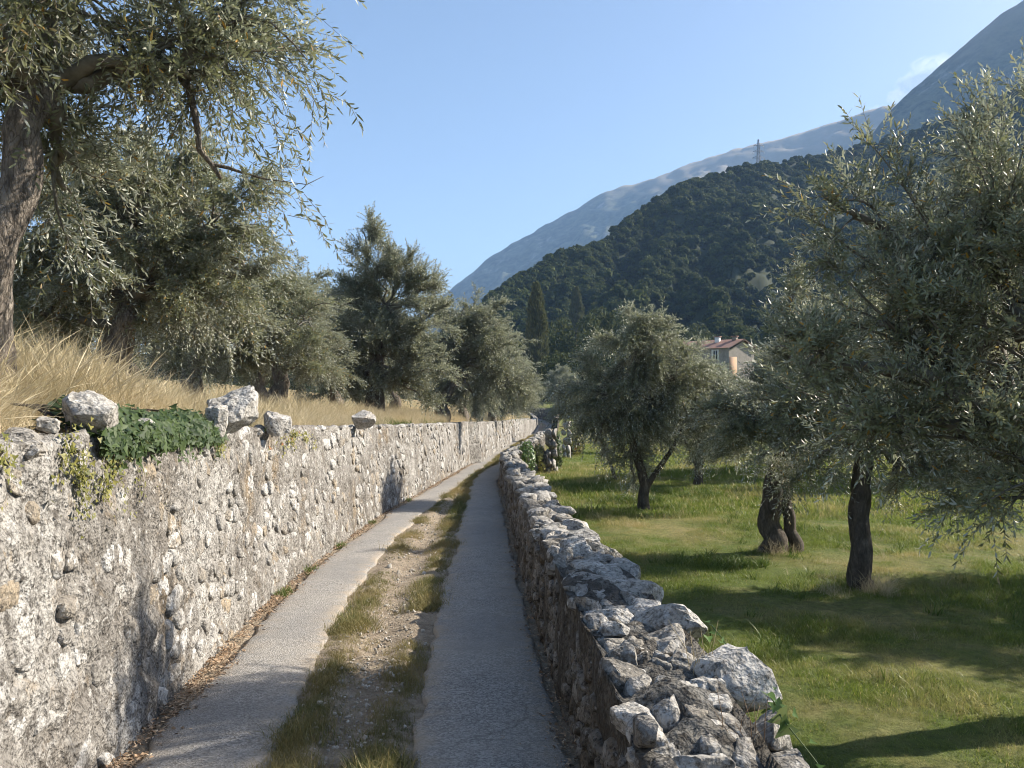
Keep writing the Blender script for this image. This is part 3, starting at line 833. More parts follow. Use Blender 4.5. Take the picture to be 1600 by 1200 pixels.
def leaves_on(C, n_leaf, L, W, r, fine, ang=(28, 60)):
    """C (N,K,3) twig curves -> leaf mesh arrays"""
    N, K, _ = C.shape
    T = unit(np.gradient(C, axis=1))
    u = np.linspace(.06, 1, n_leaf)[None, :] + r.uniform(-.02, .02, (N, n_leaf))
    f = np.clip(u, 0, .999) * (K - 1); i0 = f.astype(int); w = (f - i0)[..., None]
    rows = np.arange(N)[:, None]
    P = C[rows, i0] * (1 - w) + C[rows, np.minimum(i0 + 1, K - 1)] * w
    Tt = unit(T[rows, i0])
    ref = np.array([.03, .05, 1.0])
    U = unit(np.cross(Tt, ref)); Wv = np.cross(Tt, U)
    k = np.arange(n_leaf)
    phi = (k % 2) * np.pi + (k // 2) * (np.pi / 2) + r.uniform(0, np.pi, (N, 1)) + r.normal(0, .3, (N, n_leaf))
    S = U * np.cos(phi)[..., None] + Wv * np.sin(phi)[..., None]
    al = np.radians(r.uniform(ang[0], ang[1], (N, n_leaf)))[..., None] * np.where(u > .93, .4, 1.0)[..., None]
    D = Tt * np.cos(al) + S * np.sin(al)
    D = unit(D + r.normal(0, .16, D.shape))
    Nn = Tt * np.sin(al) - S * np.cos(al)
    Nn = unit(Nn - D * (Nn * D).sum(-1, keepdims=True) + 1e-6)
    B = np.cross(Nn, D)
    l = (L * r.uniform(.65, 1.2, (N, n_leaf)))[..., None]; wd = (W * r.uniform(.75, 1.2, (N, n_leaf)))[..., None] * .5
    P, D, Nn, B, l, wd = [a.reshape(-1, a.shape[-1]) for a in (P, D, Nn, B, l, wd)]
    n = len(P)
    curl = l * .10
    tint = r.uniform(0, 1, n)
    if fine:
        V = np.stack([P, P + D * l * .30 - B * wd * .9 + Nn * wd * .25, P + D * l * .68 - B * wd * .8 + Nn * wd * .15 - Nn * curl * .4, P + D * l - Nn * curl,
                      P + D * l * .68 + B * wd * .8 + Nn * wd * .15 - Nn * curl * .4, P + D * l * .30 + B * wd * .9 + Nn * wd * .25], 1).reshape(-1, 3)
        b = np.arange(n)[:, None] * 6
        return V, [np.concatenate([b + [1, 2, 4, 5]], 0), np.concatenate([b + [0, 1, 5], b + [2, 3, 4]], 0)], np.repeat(tint, 6)
    V = np.stack([P, P + D * l * .45 - B * wd + Nn * wd * .3, P + D * l - Nn * curl, P + D * l * .45 + B * wd + Nn * wd * .3], 1).reshape(-1, 3)
    return V, [np.arange(n * 4).reshape(-1, 4)], np.repeat(tint, 4)

def olive(base, trunks, lobes, seed, label, twigs=2600, n_leaf=20, L=.062, W=.0145, twig_len=(.22, .5), droop=.35, up=.25, fine=False, mat='olive', bark='bark', group=None,
          extra=None, name="olive_tree", sec_density=1.0, twig_r=.0022, shell=.62):
    r = np.random.default_rng(seed)
    root = empty(name, base)
    setp(root, label, "tree", group)
    TV = Acc(); forks = []
    for pts, rad in trunks:
        pts = np.array(pts, float); rad = np.array(rad, float)
        t = np.linspace(0, 1, 30); tt = np.linspace(0, 1, len(pts))
        k = .10
        C = np.stack([smooth_curve(tt, pts[:, a], k, t) for a in range(3)], -1)
        C[0] = pts[0]; C[-1] = pts[-1]
        rr = smooth_curve(tt, rad, k, t)
        C[:, :2] += .05 * rr.max() / .15 * np.stack([vnoise(np.stack([t * 6, 0 * t, 0 * t], -1), seed), vnoise(np.stack([t * 6, 0 * t + 5, 0 * t], -1), seed)], -1) * (t > .05)[:, None]
        V, F = tubes(C[None], rr[None], 18, seed, gnarl=.24 if bark == 'bark' else .11, gsc=4.5)
        TV.add(V, F); forks.append((C[-1], rr[-1], C, rr))
    TV.obj("trunk", M[bark], root, True)
    vol = np.array([l[1][0] * l[1][1] * l[1][2] for l in lobes]) ** .75
    share = vol / vol.sum()
    BR = Acc(); SC, SR, LC, LR = [], [], [], []
    for (c, rad, *opt), sh in zip(lobes, share):
        c, rad = np.array(c, float), np.array(rad, float)
        # limb from the trunk part that lies nearest
        best = min(forks, key=lambda f: np.linalg.norm(f[0] - c))
        src = best[0] if not opt else np.array(opt[0], float)
        r0 = min(best[1] * .72, .11)
        mid = (src + c) / 2 + r.normal(0, .12, 3) * np.linalg.norm(c - src) + np.array([0, 0, .12 * np.linalg.norm(c - src)])
        lim = bez(src[None], mid[None], c[None], np.linspace(0, 1, 12))
        lim[0, 1:-1] += r.normal(0, .025, (10, 3)) * np.linalg.norm(c - src)
        V, F = tubes(lim, np.linspace(r0, max(.018, r0 * .3), 12)[None], 8, seed, gnarl=.18, gsc=6)
        BR.add(V, F)
        ns = max(5, int(70 * sh * len(lobes) ** .3 * sec_density))
        d = unit(r.normal(size=(ns, 3)) + np.array([0, 0, .18]))
        e = c + d * rad * r.uniform(shell, 1.0, (ns, 1))
        u = r.uniform(.45, 1, ns); ii = (u * 11).astype(int)
        s0 = lim[0][ii]
        md = (s0 + e) / 2 + r.normal(0, .16, (ns, 3)) * rad.mean() + np.array([0, 0, .16]) * rad.mean()
        sc = bez(s0, md, e, np.linspace(0, 1, 7))
        SC.append(sc); SR.append(np.linspace(.014, .004, 7)[None] * r.uniform(.7, 1.4, (ns, 1)))
        LC.append(np.repeat(c[None], ns, 0)); LR.append(np.repeat(rad[None], ns, 0))
    SC, SR, LC, LR = map(np.concatenate, (SC, SR, LC, LR))
    V, F = tubes(SC, SR, 4, seed); BR.add(V, F)
    # leafy twigs
    m = twigs
    k = r.integers(0, len(SC), m)
    u = r.uniform(.18, 1, m) ** .8 * 5.98
    i0 = u.astype(int); w = (u - i0)[:, None]
    p = SC[k, i0] * (1 - w) + SC[k, i0 + 1] * w
    tan = unit(SC[k, np.minimum(i0 + 1, 6)] - SC[k, i0])
    out = unit((p - LC[k]) / LR[k])
    dr = unit(.45 * tan + .55 * out + .55 * r.normal(size=(m, 3)) + np.array([0, 0, up]))
    ln = r.uniform(*twig_len, m)[:, None]
    p1 = p + dr * ln * .5
    p2 = p + dr * ln + np.array([0, 0, -1]) * ln * r.uniform(.1, 1.0, (m, 1)) * droop * 1.6
    tw = bez(p, p1, p2, np.linspace(0, 1, 5))
    if extra is not None: tw = np.concatenate([tw, extra])
    V, F = tubes(tw[:, ::2], np.linspace(twig_r, twig_r * .45, 3)[None].repeat(len(tw), 0), 3, seed, cap=False); BR.add(V, F)
    BR.obj("branches", M['twig'], root, True)
    V, F, tn = leaves_on(tw, n_leaf, L, W, r, fine)
    o = mesh_obj("crown", V, F, M[mat], root, False, tn); o["kind"] = "stuff"
    return root

def tree_copy(src, loc, rz, s, label, group=None, name="olive_tree"):
    c = src.copy(); link(c); c.name = name
    c.location = loc; c.rotation_euler = (0, 0, rz); c.scale = s if isinstance(s, tuple) else (s, s, s)
    c["label"] = label
    if group: c["group"] = group
    elif "group" in c.keys(): del c["group"]
    for ch in list(src.children):
        d = ch.copy(); link(d, c)
    return c

def on_terrace(p, d, dz=-.08):
    x = float(px(p, d)); return (x, d, float(z_terrace(x, d)) + dz)
def on_meadow(p, d, dz=-.06):
    x = float(px(p, d)); return (x, d, float(z_meadow(x, d)) + dz)

# A: the trunk at the left edge of the frame
def hang(pts, r, n, length):
    """drooping sprays starting around given points"""
    out = []
    for (x, y, z) in pts:
        for _ in range(n):
            p = np.array([x, y, z]) + r.normal(0, .12, 3)
            d = unit(np.array([r.normal(.5, .5), r.normal(0, .5), r.normal(-.2, .4)]))
            l = r.uniform(*length)
            out.append(bez(p[None], (p + d * l * .55)[None], (p + d * l * .7 + np.array([0, 0, -l * .55]))[None], np.linspace(0, 1, 5))[0])
    return np.array(out)
bA = (-3.38, 5.0, float(z_terrace(-3.38, 5.0)) - .1)
rA = np.random.default_rng(5)
exA = hang([(1.55, .5, 2.35), (1.75, .4, 2.2), (1.5, .6, 2.0), (1.85, .5, 2.45), (1.3, .7, 2.5), (1.65, .7, 1.75), (1.2, .9, 1.6)], rA, 7, (.25, .5))
A_tree = olive(bA, [([(0, 0, 0), (-.02, .02, .45), (.04, .05, .9), (.18, .08, 1.4), (.26, .1, 1.9), (.24, .12, 2.3)], [.28, .17, .135, .12, .105, .085])],
      [((.6, .3, 3.0), (1.2, 1.1, .75)), ((1.25, .8, 2.55), (.6, .7, .45)), ((-.6, .7, 2.6), (1.0, .8, .7)), ((.0, -.4, 2.5), (.45, .4, .35)), ((1.5, .6, 2.9), (.55, .6, .5)),
       ((.15, .7, 1.75), (.6, .6, .5)), ((-.3, -.3, 3.3), (1.0, .8, .7))],
      101, "gnarled olive tree with pale twisted trunk cut by the left edge of the photo", twigs=2300, n_leaf=22, L=.068, W=.016, droop=.38, up=.05, fine=True, extra=exA, twig_len=(.3, .62), twig_r=.0028)
# the bare hanging limb seen against the sky
V, F = tubes(np.array([[(.75, .55, 2.75), (.95, .6, 2.62), (1.08, .62, 2.45), (1.12, .66, 2.2), (1.14, .66, 2.02), (1.22, .68, 1.92), (1.28, .7, 1.82)],
                       [(.95, .6, 2.62), (1.2, .55, 2.72), (1.4, .5, 2.85), (1.52, .5, 2.9), (1.7, .5, 2.86), (1.85, .5, 2.72), (1.95, .5, 2.6)],
                       [(1.22, .68, 1.92), (1.34, .7, 1.9), (1.45, .7, 1.86), (1.6, .7, 1.82), (1.75, .7, 1.8), (1.9, .7, 1.78), (2.02, .7, 1.84)]]),
             np.array([[.035, .034, .032, .026, .022, .02, .014], [.02, .018, .015, .012, .009, .006, .004], [.015, .012, .010, .006, .004, .003, .002]]), 7, 3, gnarl=.25, gsc=14)
mesh_obj("bare_limb", V, F, M['bark'], A_tree, True)

# B: the big crown behind the grass on the left
bB = on_terrace(182, 10.5)
B_tree = olive(bB, [([(0, 0, 0), (.05, 0, .5), (.16, 0, 1.0), (.2, 0, 1.5)], [.30, .19, .17, .14]), ([(-.14, .1, 0), (-.12, .1, .6), (-.06, .05, 1.2)], [.16, .11, .1])],
      [((.2, 0, 2.7), (1.5, 1.4, 1.1)), ((1.25, .2, 2.75), (1.15, 1.1, 1.0)), ((-1.1, .2, 2.5), (1.3, 1.2, 1.1)), ((.5, -.2, 1.75), (1.4, 1.1, .75)), ((-1.2, 0, 1.4), (1.1, 1.1, .7)),
       ((1.35, .3, 1.55), (.9, .9, .75)), ((.4, .2, 3.4), (1.2, 1.0, .7)), ((1.6, .2, 2.1), (.75, .8, .8))],
      102, "wide olive tree with a split trunk rising from the straw grass behind the boulders", twigs=6300, n_leaf=21, L=.066, W=.0175, droop=.36, up=.12)
# C: tall loose tree
C_tree = olive(on_terrace(592, 25), [([(0, 0, -.1), (.03, 0, .6), (-.05, 0, 1.4), (.08, 0, 2.4), (.15, 0, 3.3)], [.30, .2, .15, .10, .06]), ([(-.2, .1, -.1), (-.3, .1, .8), (-.5, .1, 1.6)], [.2, .14, .1])],
      [((0, 0, 2.1), (2.3, 1.8, 1.35)), ((.15, 0, 3.7), (2.0, 1.5, 1.3)), ((-.5, 0, 4.9), (1.15, .9, .95)), ((.65, 0, 4.75), (1.15, .9, .75)), ((-1.7, .2, 1.6), (1.2, 1.1, 1.0)), ((1.6, 0, 3.0), (1.1, .9, .9)),
       ((-1.2, 0, 3.7), (1.1, .9, 1.0)), ((1.6, -.2, 1.5), (1.2, 1, .9)), ((-.5, 0, 5.95), (.4, .4, .55)), ((1.5, 0, 4.3), (.6, .6, .5)), ((-1.3, -.1, .95), (1.2, .9, .6)), ((1.2, -.2, .9), (1.2, .9, .6)), ((-2.1, 0, 2.6), (.9, .9, .8))],
      103, "tallest and loosest olive tree of the left terrace, its top ragged against the sky", twigs=8600, n_leaf=16, L=.092, W=.029, twig_len=(.3, .65), droop=.12, up=.42, mat='olive_far', bark='bark_d', twig_r=.004)
# D: leaning trunk
D_tree = olive(on_terrace(688, 31), [([(0, 0, -.1), (.08, 0, .5), (.25, 0, 1.1), (.5, 0, 1.8), (.7, 0, 2.3)], [.34, .25, .21, .18, .13])],
      [((.3, 0, 3.4), (1.7, 1.5, 1.4)), ((1.6, 0, 3.5), (1.7, 1.5, 1.5)), ((2.5, 0, 2.4), (1.6, 1.4, 1.5)), ((-.8, .2, 2.3), (1.3, 1.2, 1.1)), ((1.0, -.3, 1.8), (1.4, 1, 1.0)), ((.9, 0, 4.5), (1.3, 1.1, .8)), ((2.8, 0, 1.2), (1.1, 1.0, .9)), ((1.4, -.2, .95), (1.1, .9, .6)), ((-.6, 0, 1.1), (.8, .8, .6))],
      104, "dense round olive tree on a trunk leaning right above the left wall", twigs=5600, n_leaf=17, L=.092, W=.028, twig_len=(.3, .6), droop=.35, up=.2, mat='olive_far', twig_r=.004)

# E: nearest tree on the right, trunk outside the frame
xE, yE = 5.15, 6.4
bE = (xE, yE, float(z_meadow(xE, yE)) - .06)
def wE(x, y, z): return (x - bE[0], y - bE[1], z - bE[2])
E_tree = olive(bE, [([(0, 0, 0), (-.05, 0, .5), (-.2, 0, 1.1), (-.45, 0, 1.7)], [.3, .2, .17, .13])],
      [(wE(2.85, 6.6, 3.2), (.5, .6, .7)), (wE(3.9, 6.4, 3.35), (.85, .9, .75)), (wE(4.5, 6.6, 3.75), (.7, .8, .6)), (wE(2.95, 6.4, 2.25), (.75, .8, .6)), (wE(3.9, 6.1, 2.25), (.9, .9, .75)),
       (wE(3.9, 5.7, 1.05), (.75, .7, .6)), (wE(2.75, 6.6, 1.55), (.6, .7, .45)), (wE(4.6, 5.8, 1.3), (.8, .8, .8)), (wE(3.45, 6.2, 1.65), (.7, .7, .5)), (wE(4.05, 5.5, .55), (.55, .5, .4)), (wE(2.35, 6.5, 1.9), (.32, .5, .4)), (wE(3.5, 6.6, 2.9), (.6,.7,.6))],
      105, "nearest olive tree on the right, its glossy leaves reaching into the frame from the edge", twigs=3400, n_leaf=22, L=.066, W=.0165, droop=.12, up=.42, fine=True, twig_len=(.26, .56), twig_r=.0028)
# F, G, H on the meadow
F_tree = olive(on_meadow(1345, 10.9), [([(0, 0, -.05), (.0, 0, .35), (.02, 0, 1.0), (-.03, 0, 1.6), (.05, 0, 2.1)], [.20, .145, .135, .125, .10])],
      [((0, 0, 2.75), (1.4, 1.4, .9)), ((-1.0, 0, 2.3), (.9, 1.0, .7)), ((1.2, 0, 2.5), (1.1, 1.2, .9)), ((.2, .3, 3.5), (1.1, 1.0, .6)), ((1.7, 0, 1.6), (.9, .9, .6)), ((.9, -.3, 1.5), (.7, .7, .4)), ((-.7, .4, 1.6), (.6, .7, .35)), ((2.1, .1, 3.0), (.9, .9, .8))],
      106, "olive tree on a single straight trunk with a straw clump at its foot", twigs=4200, n_leaf=18, L=.066, W=.0165, droop=.3, up=.15, bark='bark_d')
G_tree = olive(on_meadow(1203, 13.7), [([(0, 0, -.05), (.0, 0, .4), (.02, 0, .9), (.12, 0, 1.4), (.25, 0, 1.9)], [.235, .185, .17, .16, .12]), ([(.42, .05, -.05), (.38, .05, .4), (.30, .03, .85), (.18, 0, 1.35)], [.15, .10, .095, .10])],
      [((.65, 0, 3.2), (1.0, 1.2, 1.0)), ((-.35, 0, 2.3), (1.0, 1.1, .75)), ((.9, 0, 2.6), (1.1, 1.1, .9)), ((.8, 0, 4.0), (.55, .6, .6)), ((-.3, .2, 2.0), (.8, .8, .4)), ((1.1, 0, 1.9), (.8, .8, .5)), ((.45, 0, 4.65), (.16, .16, .3))],
      107, "olive tree with a forked hollow trunk in the middle of the right meadow", twigs=4200, n_leaf=18, L=.072, W=.019, droop=.35, up=.12, bark='bark_d')
H_tree = olive(on_meadow(1008, 19.0), [([(0, 0, -.05), (.0, 0, .4), (-.1, 0, .9), (-.25, 0, 1.5), (-.3, 0, 2.1), (-.28, 0, 2.8)], [.18, .125, .115, .105, .1, .07])],
      [((-.25, 0, 3.9), (1.4, 1.2, 1.05)), ((-1.05, 0, 2.8), (1.25, 1.1, 1.1)), ((.9, 0, 3.3), (1.25, 1.2, 1.0)), ((-.2, 0, 2.0), (1.1, .9, .75)), ((1.5, .2, 2.4), (1.15, 1.1, .9)), ((-1.2, 0, 1.7), (.6, .7, .5)), ((.1, .1, 4.3), (.6, .6, .5)), ((-.35, -.2, 1.0), (.5, .5, .4)), ((2.1, .2, 1.8), (.9, 1, .7))],
      108, "round olive tree standing alone beyond the parapet with a slender dark trunk", twigs=5600, n_leaf=17, L=.084, W=.025, twig_len=(.25, .6), droop=.45, up=.08, mat='olive_far', bark='bark_d', twig_r=.0035)
V, F = tubes(np.array([[(0, 0, .55), (.2, 0, .9), (.45, 0, 1.25), (.62, 0, 1.5), (.9, .1, 2.0)]]), np.array([[.08, .075, .07, .06, .04]]), 8, 2, gnarl=.2, gsc=6)
mesh_obj("side_limb", V, F, M['bark_d'], H_tree, True)

# the rest of the grove
tree_copy(H_tree, on_meadow(1092, 25), 1.9, (1.0, 1.0, .82), "olive tree right behind the round one, in front of the house")
tree_copy(D_tree, on_terrace(742, 44), .4, (1.0, 1.0, 1.05), "olive tree overhanging the left wall past the leaning one")
tree_copy(D_tree, on_terrace(722, 37), 1.1, (.85, .85, .95), "smaller olive tree close to the wall just past the leaning trunk")
tree_copy(D_tree, on_terrace(768, 52), 5.6, (.9, .9, .95), "olive tree touching the wall top before its far end")
tree_copy(C_tree, on_terrace(772, 60), 2.2, (1.15, 1.15, .85), "farthest olive tree over the end of the left wall")
tree_copy(B_tree, on_terrace(440, 20), 2.6, (1.1, 1.1, .95), "grey olive tree in the gap between the wide and the tallest tree")
tree_copy(D_tree, on_terrace(300, 24), 2.1, 1.15, "olive tree half hidden behind the wide olive tree", "trees at the back of the terrace")
tree_copy(D_tree, on_terrace(40, 17), .7, 1.1, "olive tree half hidden behind the gnarled trunk at the left edge", "trees at the back of the terrace")
for (p, d, a, s, src, lab) in [(520, 36, 1.2, 1.2, D_tree, "dim olive tree just left of and behind the tallest one"), (620, 46, 3.0, 1.2, D_tree, "dim olive tree between the tallest and the leaning tree"),
                               (400, 33, .5, 1.2, D_tree, "dim olive tree low behind the grey one in the gap"), (200, 34, 4.4, 1.3, D_tree, "dim olive tree far behind the split trunk"), (690, 58, 2, 1.2, D_tree, "dim olive tree behind the leaning trunk")]:
    tree_copy(src, on_terrace(p, d), a, s, lab, "trees at the back of the terrace")
for (p, d, a, s, src, lab) in [(1260, 30, 1.0, 1.1, H_tree, "dim olive tree seen between the forked and the straight trunk"), (1420, 27, 2.0, 1.2, G_tree, "dim olive tree right of the straight trunk, behind it"), (1560, 25, .3, 1.2, H_tree, "dim olive tree at the right edge behind the nearest one"),
                               (1340, 45, 5.0, 1.2, H_tree, "dim olive tree far behind the straight trunk"), (1500, 42, 2.6, 1.3, D_tree, "dim olive tree deep behind the nearest one"), (1010, 46, 3.3, 1.0, H_tree, "dim olive tree directly behind the round one"),
                               (1085, 60, 1.0, .9, H_tree, "dim olive tree below the house at the back of the meadow"), (935, 60, .2, .95, H_tree, "dim olive tree left of the round one near the piers")]:
    tree_copy(src, on_meadow(p, d), a, s, lab, "trees at the back of the meadow")
tree_copy(D_tree, (float(x_right(88)) + 2.6, 88, -1.6), 3.6, .95, "olive tree hanging over the dark wall at the far bend")
tree_copy(H_tree, (float(x_right(104)) + 2.8, 104, -1.4), 1.6, 1.25, "olive tree closing the lane behind the far bend", "trees round the far bend")
tree_copy(D_tree, (float(x_left(98)) - 2.5, 98, -.6), 5.1, 1.2, "dark olive tree on the left of the far bend", "trees round the far bend")
tree_copy(C_tree, (2.0, 128, -1.2), 0, 1.2, "dark tree straddling the end of the lane", "trees round the far bend")
tree_copy(H_tree, (7.5, 118, -1.0), .4, 1.5, "dark bushy tree below the cypress", "trees round the far bend")
tree_copy(F_tree, (9.3, 10.4, float(z_meadow(9.3, 10.4)) - .06), 1.3, 1.1, "olive tree just outside the right edge, shading the near meadow")
# slender young tree
olive(on_meadow(963, 25.5), [([(0, 0, -.05), (-.15, 0, .5), (-.35, 0, 1.0), (-.55, 0, 1.5)], [.07, .055, .045, .03]), ([(-.2, 0, .6), (-.05, 0, 1.1), (-.1, 0, 1.5)], [.04, .03, .02])],
      [((-.6, 0, 1.9), (.7, .7, .5)), ((-.1, 0, 1.8), (.6, .6, .5))], 120, "slender young olive with a thin bent stem left of the round tree", twigs=420, n_leaf=16, L=.085, W=.024, mat='olive_far', bark='bark_d', twig_r=.0035)

# ------------------------------------------------------------------ cypresses and broadleaf trees at the foot of the hill
def cypress(loc, h, rad, seed, label):
    r = np.random.default_rng(seed)
    root = setp(empty("cypress_tree", loc), label, "tree")
    V, F = tubes(np.array([[(0, 0, 0), (0, 0, h * .1), (0, 0, h * .4), (0, 0, h * .85)]]), np.array([[.3, .25, .18, .03]]) * rad / 1.6, 8, seed, gnarl=.1)
    mesh_obj("trunk", V, F, M['bark_d'], root, True)
    n = 7000
    u = r.uniform(0, 1, n) ** .85
    prof = np.interp(u, [0, .08, .3, .6, .85, 1], [.55, .85, 1.0, .85, .5, .06])
    a = r.uniform(0, 2 * np.pi, n)
    lump = 1 + .22 * n2(a * 2.2, u * 14, 1.0, 3, seed)
    rr = rad * prof * lump * r.uniform(.6, 1.0, n) ** .5
    P = np.stack([rr * np.cos(a), rr * np.sin(a), h * (.06 + .94 * u)], -1)
    D = unit(np.stack([np.cos(a) * .45, np.sin(a) * .45, 1 + 0 * a], -1) + r.normal(0, .18, (n, 3)))
    S = unit(np.cross(D, r.normal(size=(n, 3))))
    l = r.uniform(.35, .8, (n, 1)) * rad / 1.6; w = l * .2
    V = np.stack([P, P + D * l * .5 - S * w, P + D * l, P + D * l * .5 + S * w], 1).reshape(-1, 3)
    o = mesh_obj("crown", V, np.arange(4 * n).reshape(-1, 4), M['cypress'], root, False, np.repeat(r.uniform(0, .9, n), 4)); o["kind"] = "stuff"
cypress((float(px(838, 140)), 140, -.5), pz(446, 140) + .5, 2.05, 1, "tall dark cypress rising above the end of the lane")
cypress((float(px(901, 230)), 230, 12), 21, 2.2, 2, "small distant cypress against the wooded hill")

def broadleaf(p, d, zb, top, rad, seed, label):
    r = np.random.default_rng(seed)
    root = setp(empty("broadleaf_tree", (float(px(p, d)), d, zb)), label, "tree", "trees at the foot of the hill")
    h = float(pz(top, d)) - zb
    V, F = tubes(np.array([[(0, 0, 0), (.1, 0, h * .2), (0, .1, h * .45), (0, 0, h * .8)]]), np.array([[.35, .28, .2, .06]]), 8, seed, gnarl=.1)
    mesh_obj("trunk", V, F, M['bark_d'], root, True)
    n, lumps = 4000, 16
    L = unit(r.normal(size=(lumps, 3))) * .62; L[:, 2] *= .9
    c = L[r.integers(0, lumps, n)]
    dd = unit(r.normal(size=(n, 3)) + np.array([0, 0, .2]))
    P = c + dd * .42 * r.uniform(.4, 1.0, (n, 1)) ** .4
    Nn = unit(dd + .8 * r.normal(size=(n, 3)))
    U = unit(np.cross(Nn, r.normal(size=(n, 3)))); W = np.cross(Nn, U)
    s = r.uniform(.5, 1.1, (n, 1)) * .055
    V = np.stack([P - U * s, P - W * s * .6, P + U * s, P + W * s * .6], 1).reshape(-1, 3) * np.array([rad, rad, h * .47]) + np.array([0, 0, h * .55])
    o = mesh_obj("crown", V, np.arange(4 * n).reshape(-1, 4), M['broad'], root, False, np.repeat(r.uniform(0, .9, n), 4)); o["kind"] = "stuff"
for k, (p, d, zb, top, rad) in enumerate([(868, 158, 0, 505, 5.0), (900, 150, 0, 482, 6.0), (880, 130, -1, 545, 4.5), (945, 165, 1, 478, 6.5), (1010, 175, 2, 490, 7), (1075, 185, 3, 500, 7), (925, 132, -1, 530, 5), (1245, 150, 4, 480, 7), (1330, 160, 5, 440, 8), (820, 175, 0, 520, 6)]):
    broadleaf(p, d, zb, top, rad, 200 + k, ["leafy tree right of the tall cypress", "highest leafy tree between cypress and round olive", "dark low tree at the foot of the tall cypress", "leafy tree directly behind the round olive tree", "broad dark tree behind the round olive tree, left of the house",
              "dark tree just left of the house roof", "leafy tree over the far bend of the lane", "dark tree right of the house", "dark tree behind the right olive trees", "dark tree behind the left of the cypress"][k])
# the wooded hillside
r = np.random.default_rng(44)
N = 23000
azs = np.radians(r.uniform(-30, 37, N)); ts = r.uniform(.03, 1.06, N) ** .75
x, y, z = hill_surf(azs, ts)
sc = np.clip(r.lognormal(.66, .30, N), 1.0, 3.6) * (1 + .25 * n2(x, y, .03, 2, 5))
bare = n2(x, y, .06, 4, 77) > .95
keep = ~bare
x, y, z, sc = x[keep], y[keep], z[keep], sc[keep]; n = len(x)
scatter("hillside_wood", np.stack([x, y, z + sc * .5], -1), np.stack([0 * x, 0 * x, r.uniform(0, 6.28, n)], -1), np.stack([sc, sc, sc * r.uniform(.8, 1.25, n)], -1), r.integers(0, 4, n), wood_protos,
        "dense dark green wood covering the hillside", "wood")
# ------------------------------------------------------------------ farmhouse
def flat(name, c, rough=.9, bump=None, var=None):
    t = NT(name)
    col = t.mix(t.ramp(t.noise(var[0], 5, .7), [(.35, 0.0), (.65, 1.0)]), c, var[1]) if var else c
    t.color(col) if var else t.inp(t.b.inputs["Base Color"], c)
    t.rough(rough)
    if bump: t.bump(t.noise(bump[0], 5), bump[1])
    return t.m
M['hwall'] = stone_mat("house_stone", (.30, .27, .24), (.42, .39, .35), (.14, .12, .10), (.33, .25, .17), (.22, .19, .16), .5)
M['plaster'] = flat("orange_plaster", (.38, .24, .15), var=(2.0, (.30, .22, .16)))
M['tile'] = flat("clay_tile", (.33, .17, .12), var=(1.5, (.24, .16, .13)))
M['white'] = flat("white_paint", (.72, .71, .68))
M['steel'] = flat("galvanised_steel", (.34, .34, .35), .6)
M['dark'] = flat("roof_beam", (.06, .04, .03))
t = NT("window_glass"); t.inp(t.b.inputs["Base Color"], (.02, .025, .03)); t.rough(.08); t.b.inputs["Specular IOR Level"].default_value = .6
M['glass'] = t.m
D_H = 105.0
hx = float(px(1139, D_H)); zb = 1.5; ez = float(pz(543, D_H)); rz_ = float(pz(529.5, D_H))
house = empty("farmhouse", (hx, D_H, zb), R(0)); setp(house, "stone farmhouse with a clay tile roof and a white window frame, seen above the olives", "house")
# local axes: u along the long eave (to the left and back), v along the gable (to the right and back)
ul, vl = np.array([-math.cos(R(38)), math.sin(R(38)), 0]), np.array([math.sin(R(52)), math.cos(R(52)), 0])
Lh, Wh = 11.0, 5.6
def hp(u, v, z): return ul * u + vl * v + np.array([0, 0, z])
eh, rh = ez - zb, rz_ - zb
wl = Acc(); 
wu0, wu1, wz0, wz1 = 1.55, 2.25, eh - 1.5, eh - .35        # window opening in the long wall
def quad(a, pts, t=.5): a.add(pts, [(0, 1, 2, 3)], t)
quad(wl, [hp(0, 0, 0), hp(wu0, 0, 0), hp(wu0, 0, eh), hp(0, 0, eh)])
quad(wl, [hp(wu0, 0, 0), hp(wu1, 0, 0), hp(wu1, 0, wz0), hp(wu0, 0, wz0)])
quad(wl, [hp(wu0, 0, wz1), hp(wu1, 0, wz1), hp(wu1, 0, eh), hp(wu0, 0, eh)])
quad(wl, [hp(wu1, 0, 0), hp(Lh, 0, 0), hp(Lh, 0, eh), hp(wu1, 0, eh)])
for (a, b) in (((wu0, wz0), (wu0, wz1)), ((wu1, wz1), (wu1, wz0)), ((wu0, wz1), (wu1, wz1)), ((wu1, wz0), (wu0, wz0))):
    quad(wl, [hp(a[0], 0, a[1]), hp(b[0], 0, b[1]), hp(b[0], .25, b[1]), hp(a[0], .25, a[1])])
wl.add([hp(0, 0, 0), hp(0, Wh, 0), hp(0, Wh, eh), hp(0, Wh / 2, rh), hp(0, 0, eh)], [(0, 1, 2, 3, 4)])
wl.add([hp(Lh, 0, 0), hp(Lh, Wh, 0), hp(Lh, Wh, eh), hp(Lh, Wh / 2, rh), hp(Lh, 0, eh)], [(4, 3, 2, 1, 0)])
quad(wl, [hp(0, Wh, 0), hp(Lh, Wh, 0), hp(Lh, Wh, eh), hp(0, Wh, eh)])
wl.obj("wall", M['hwall'], house)
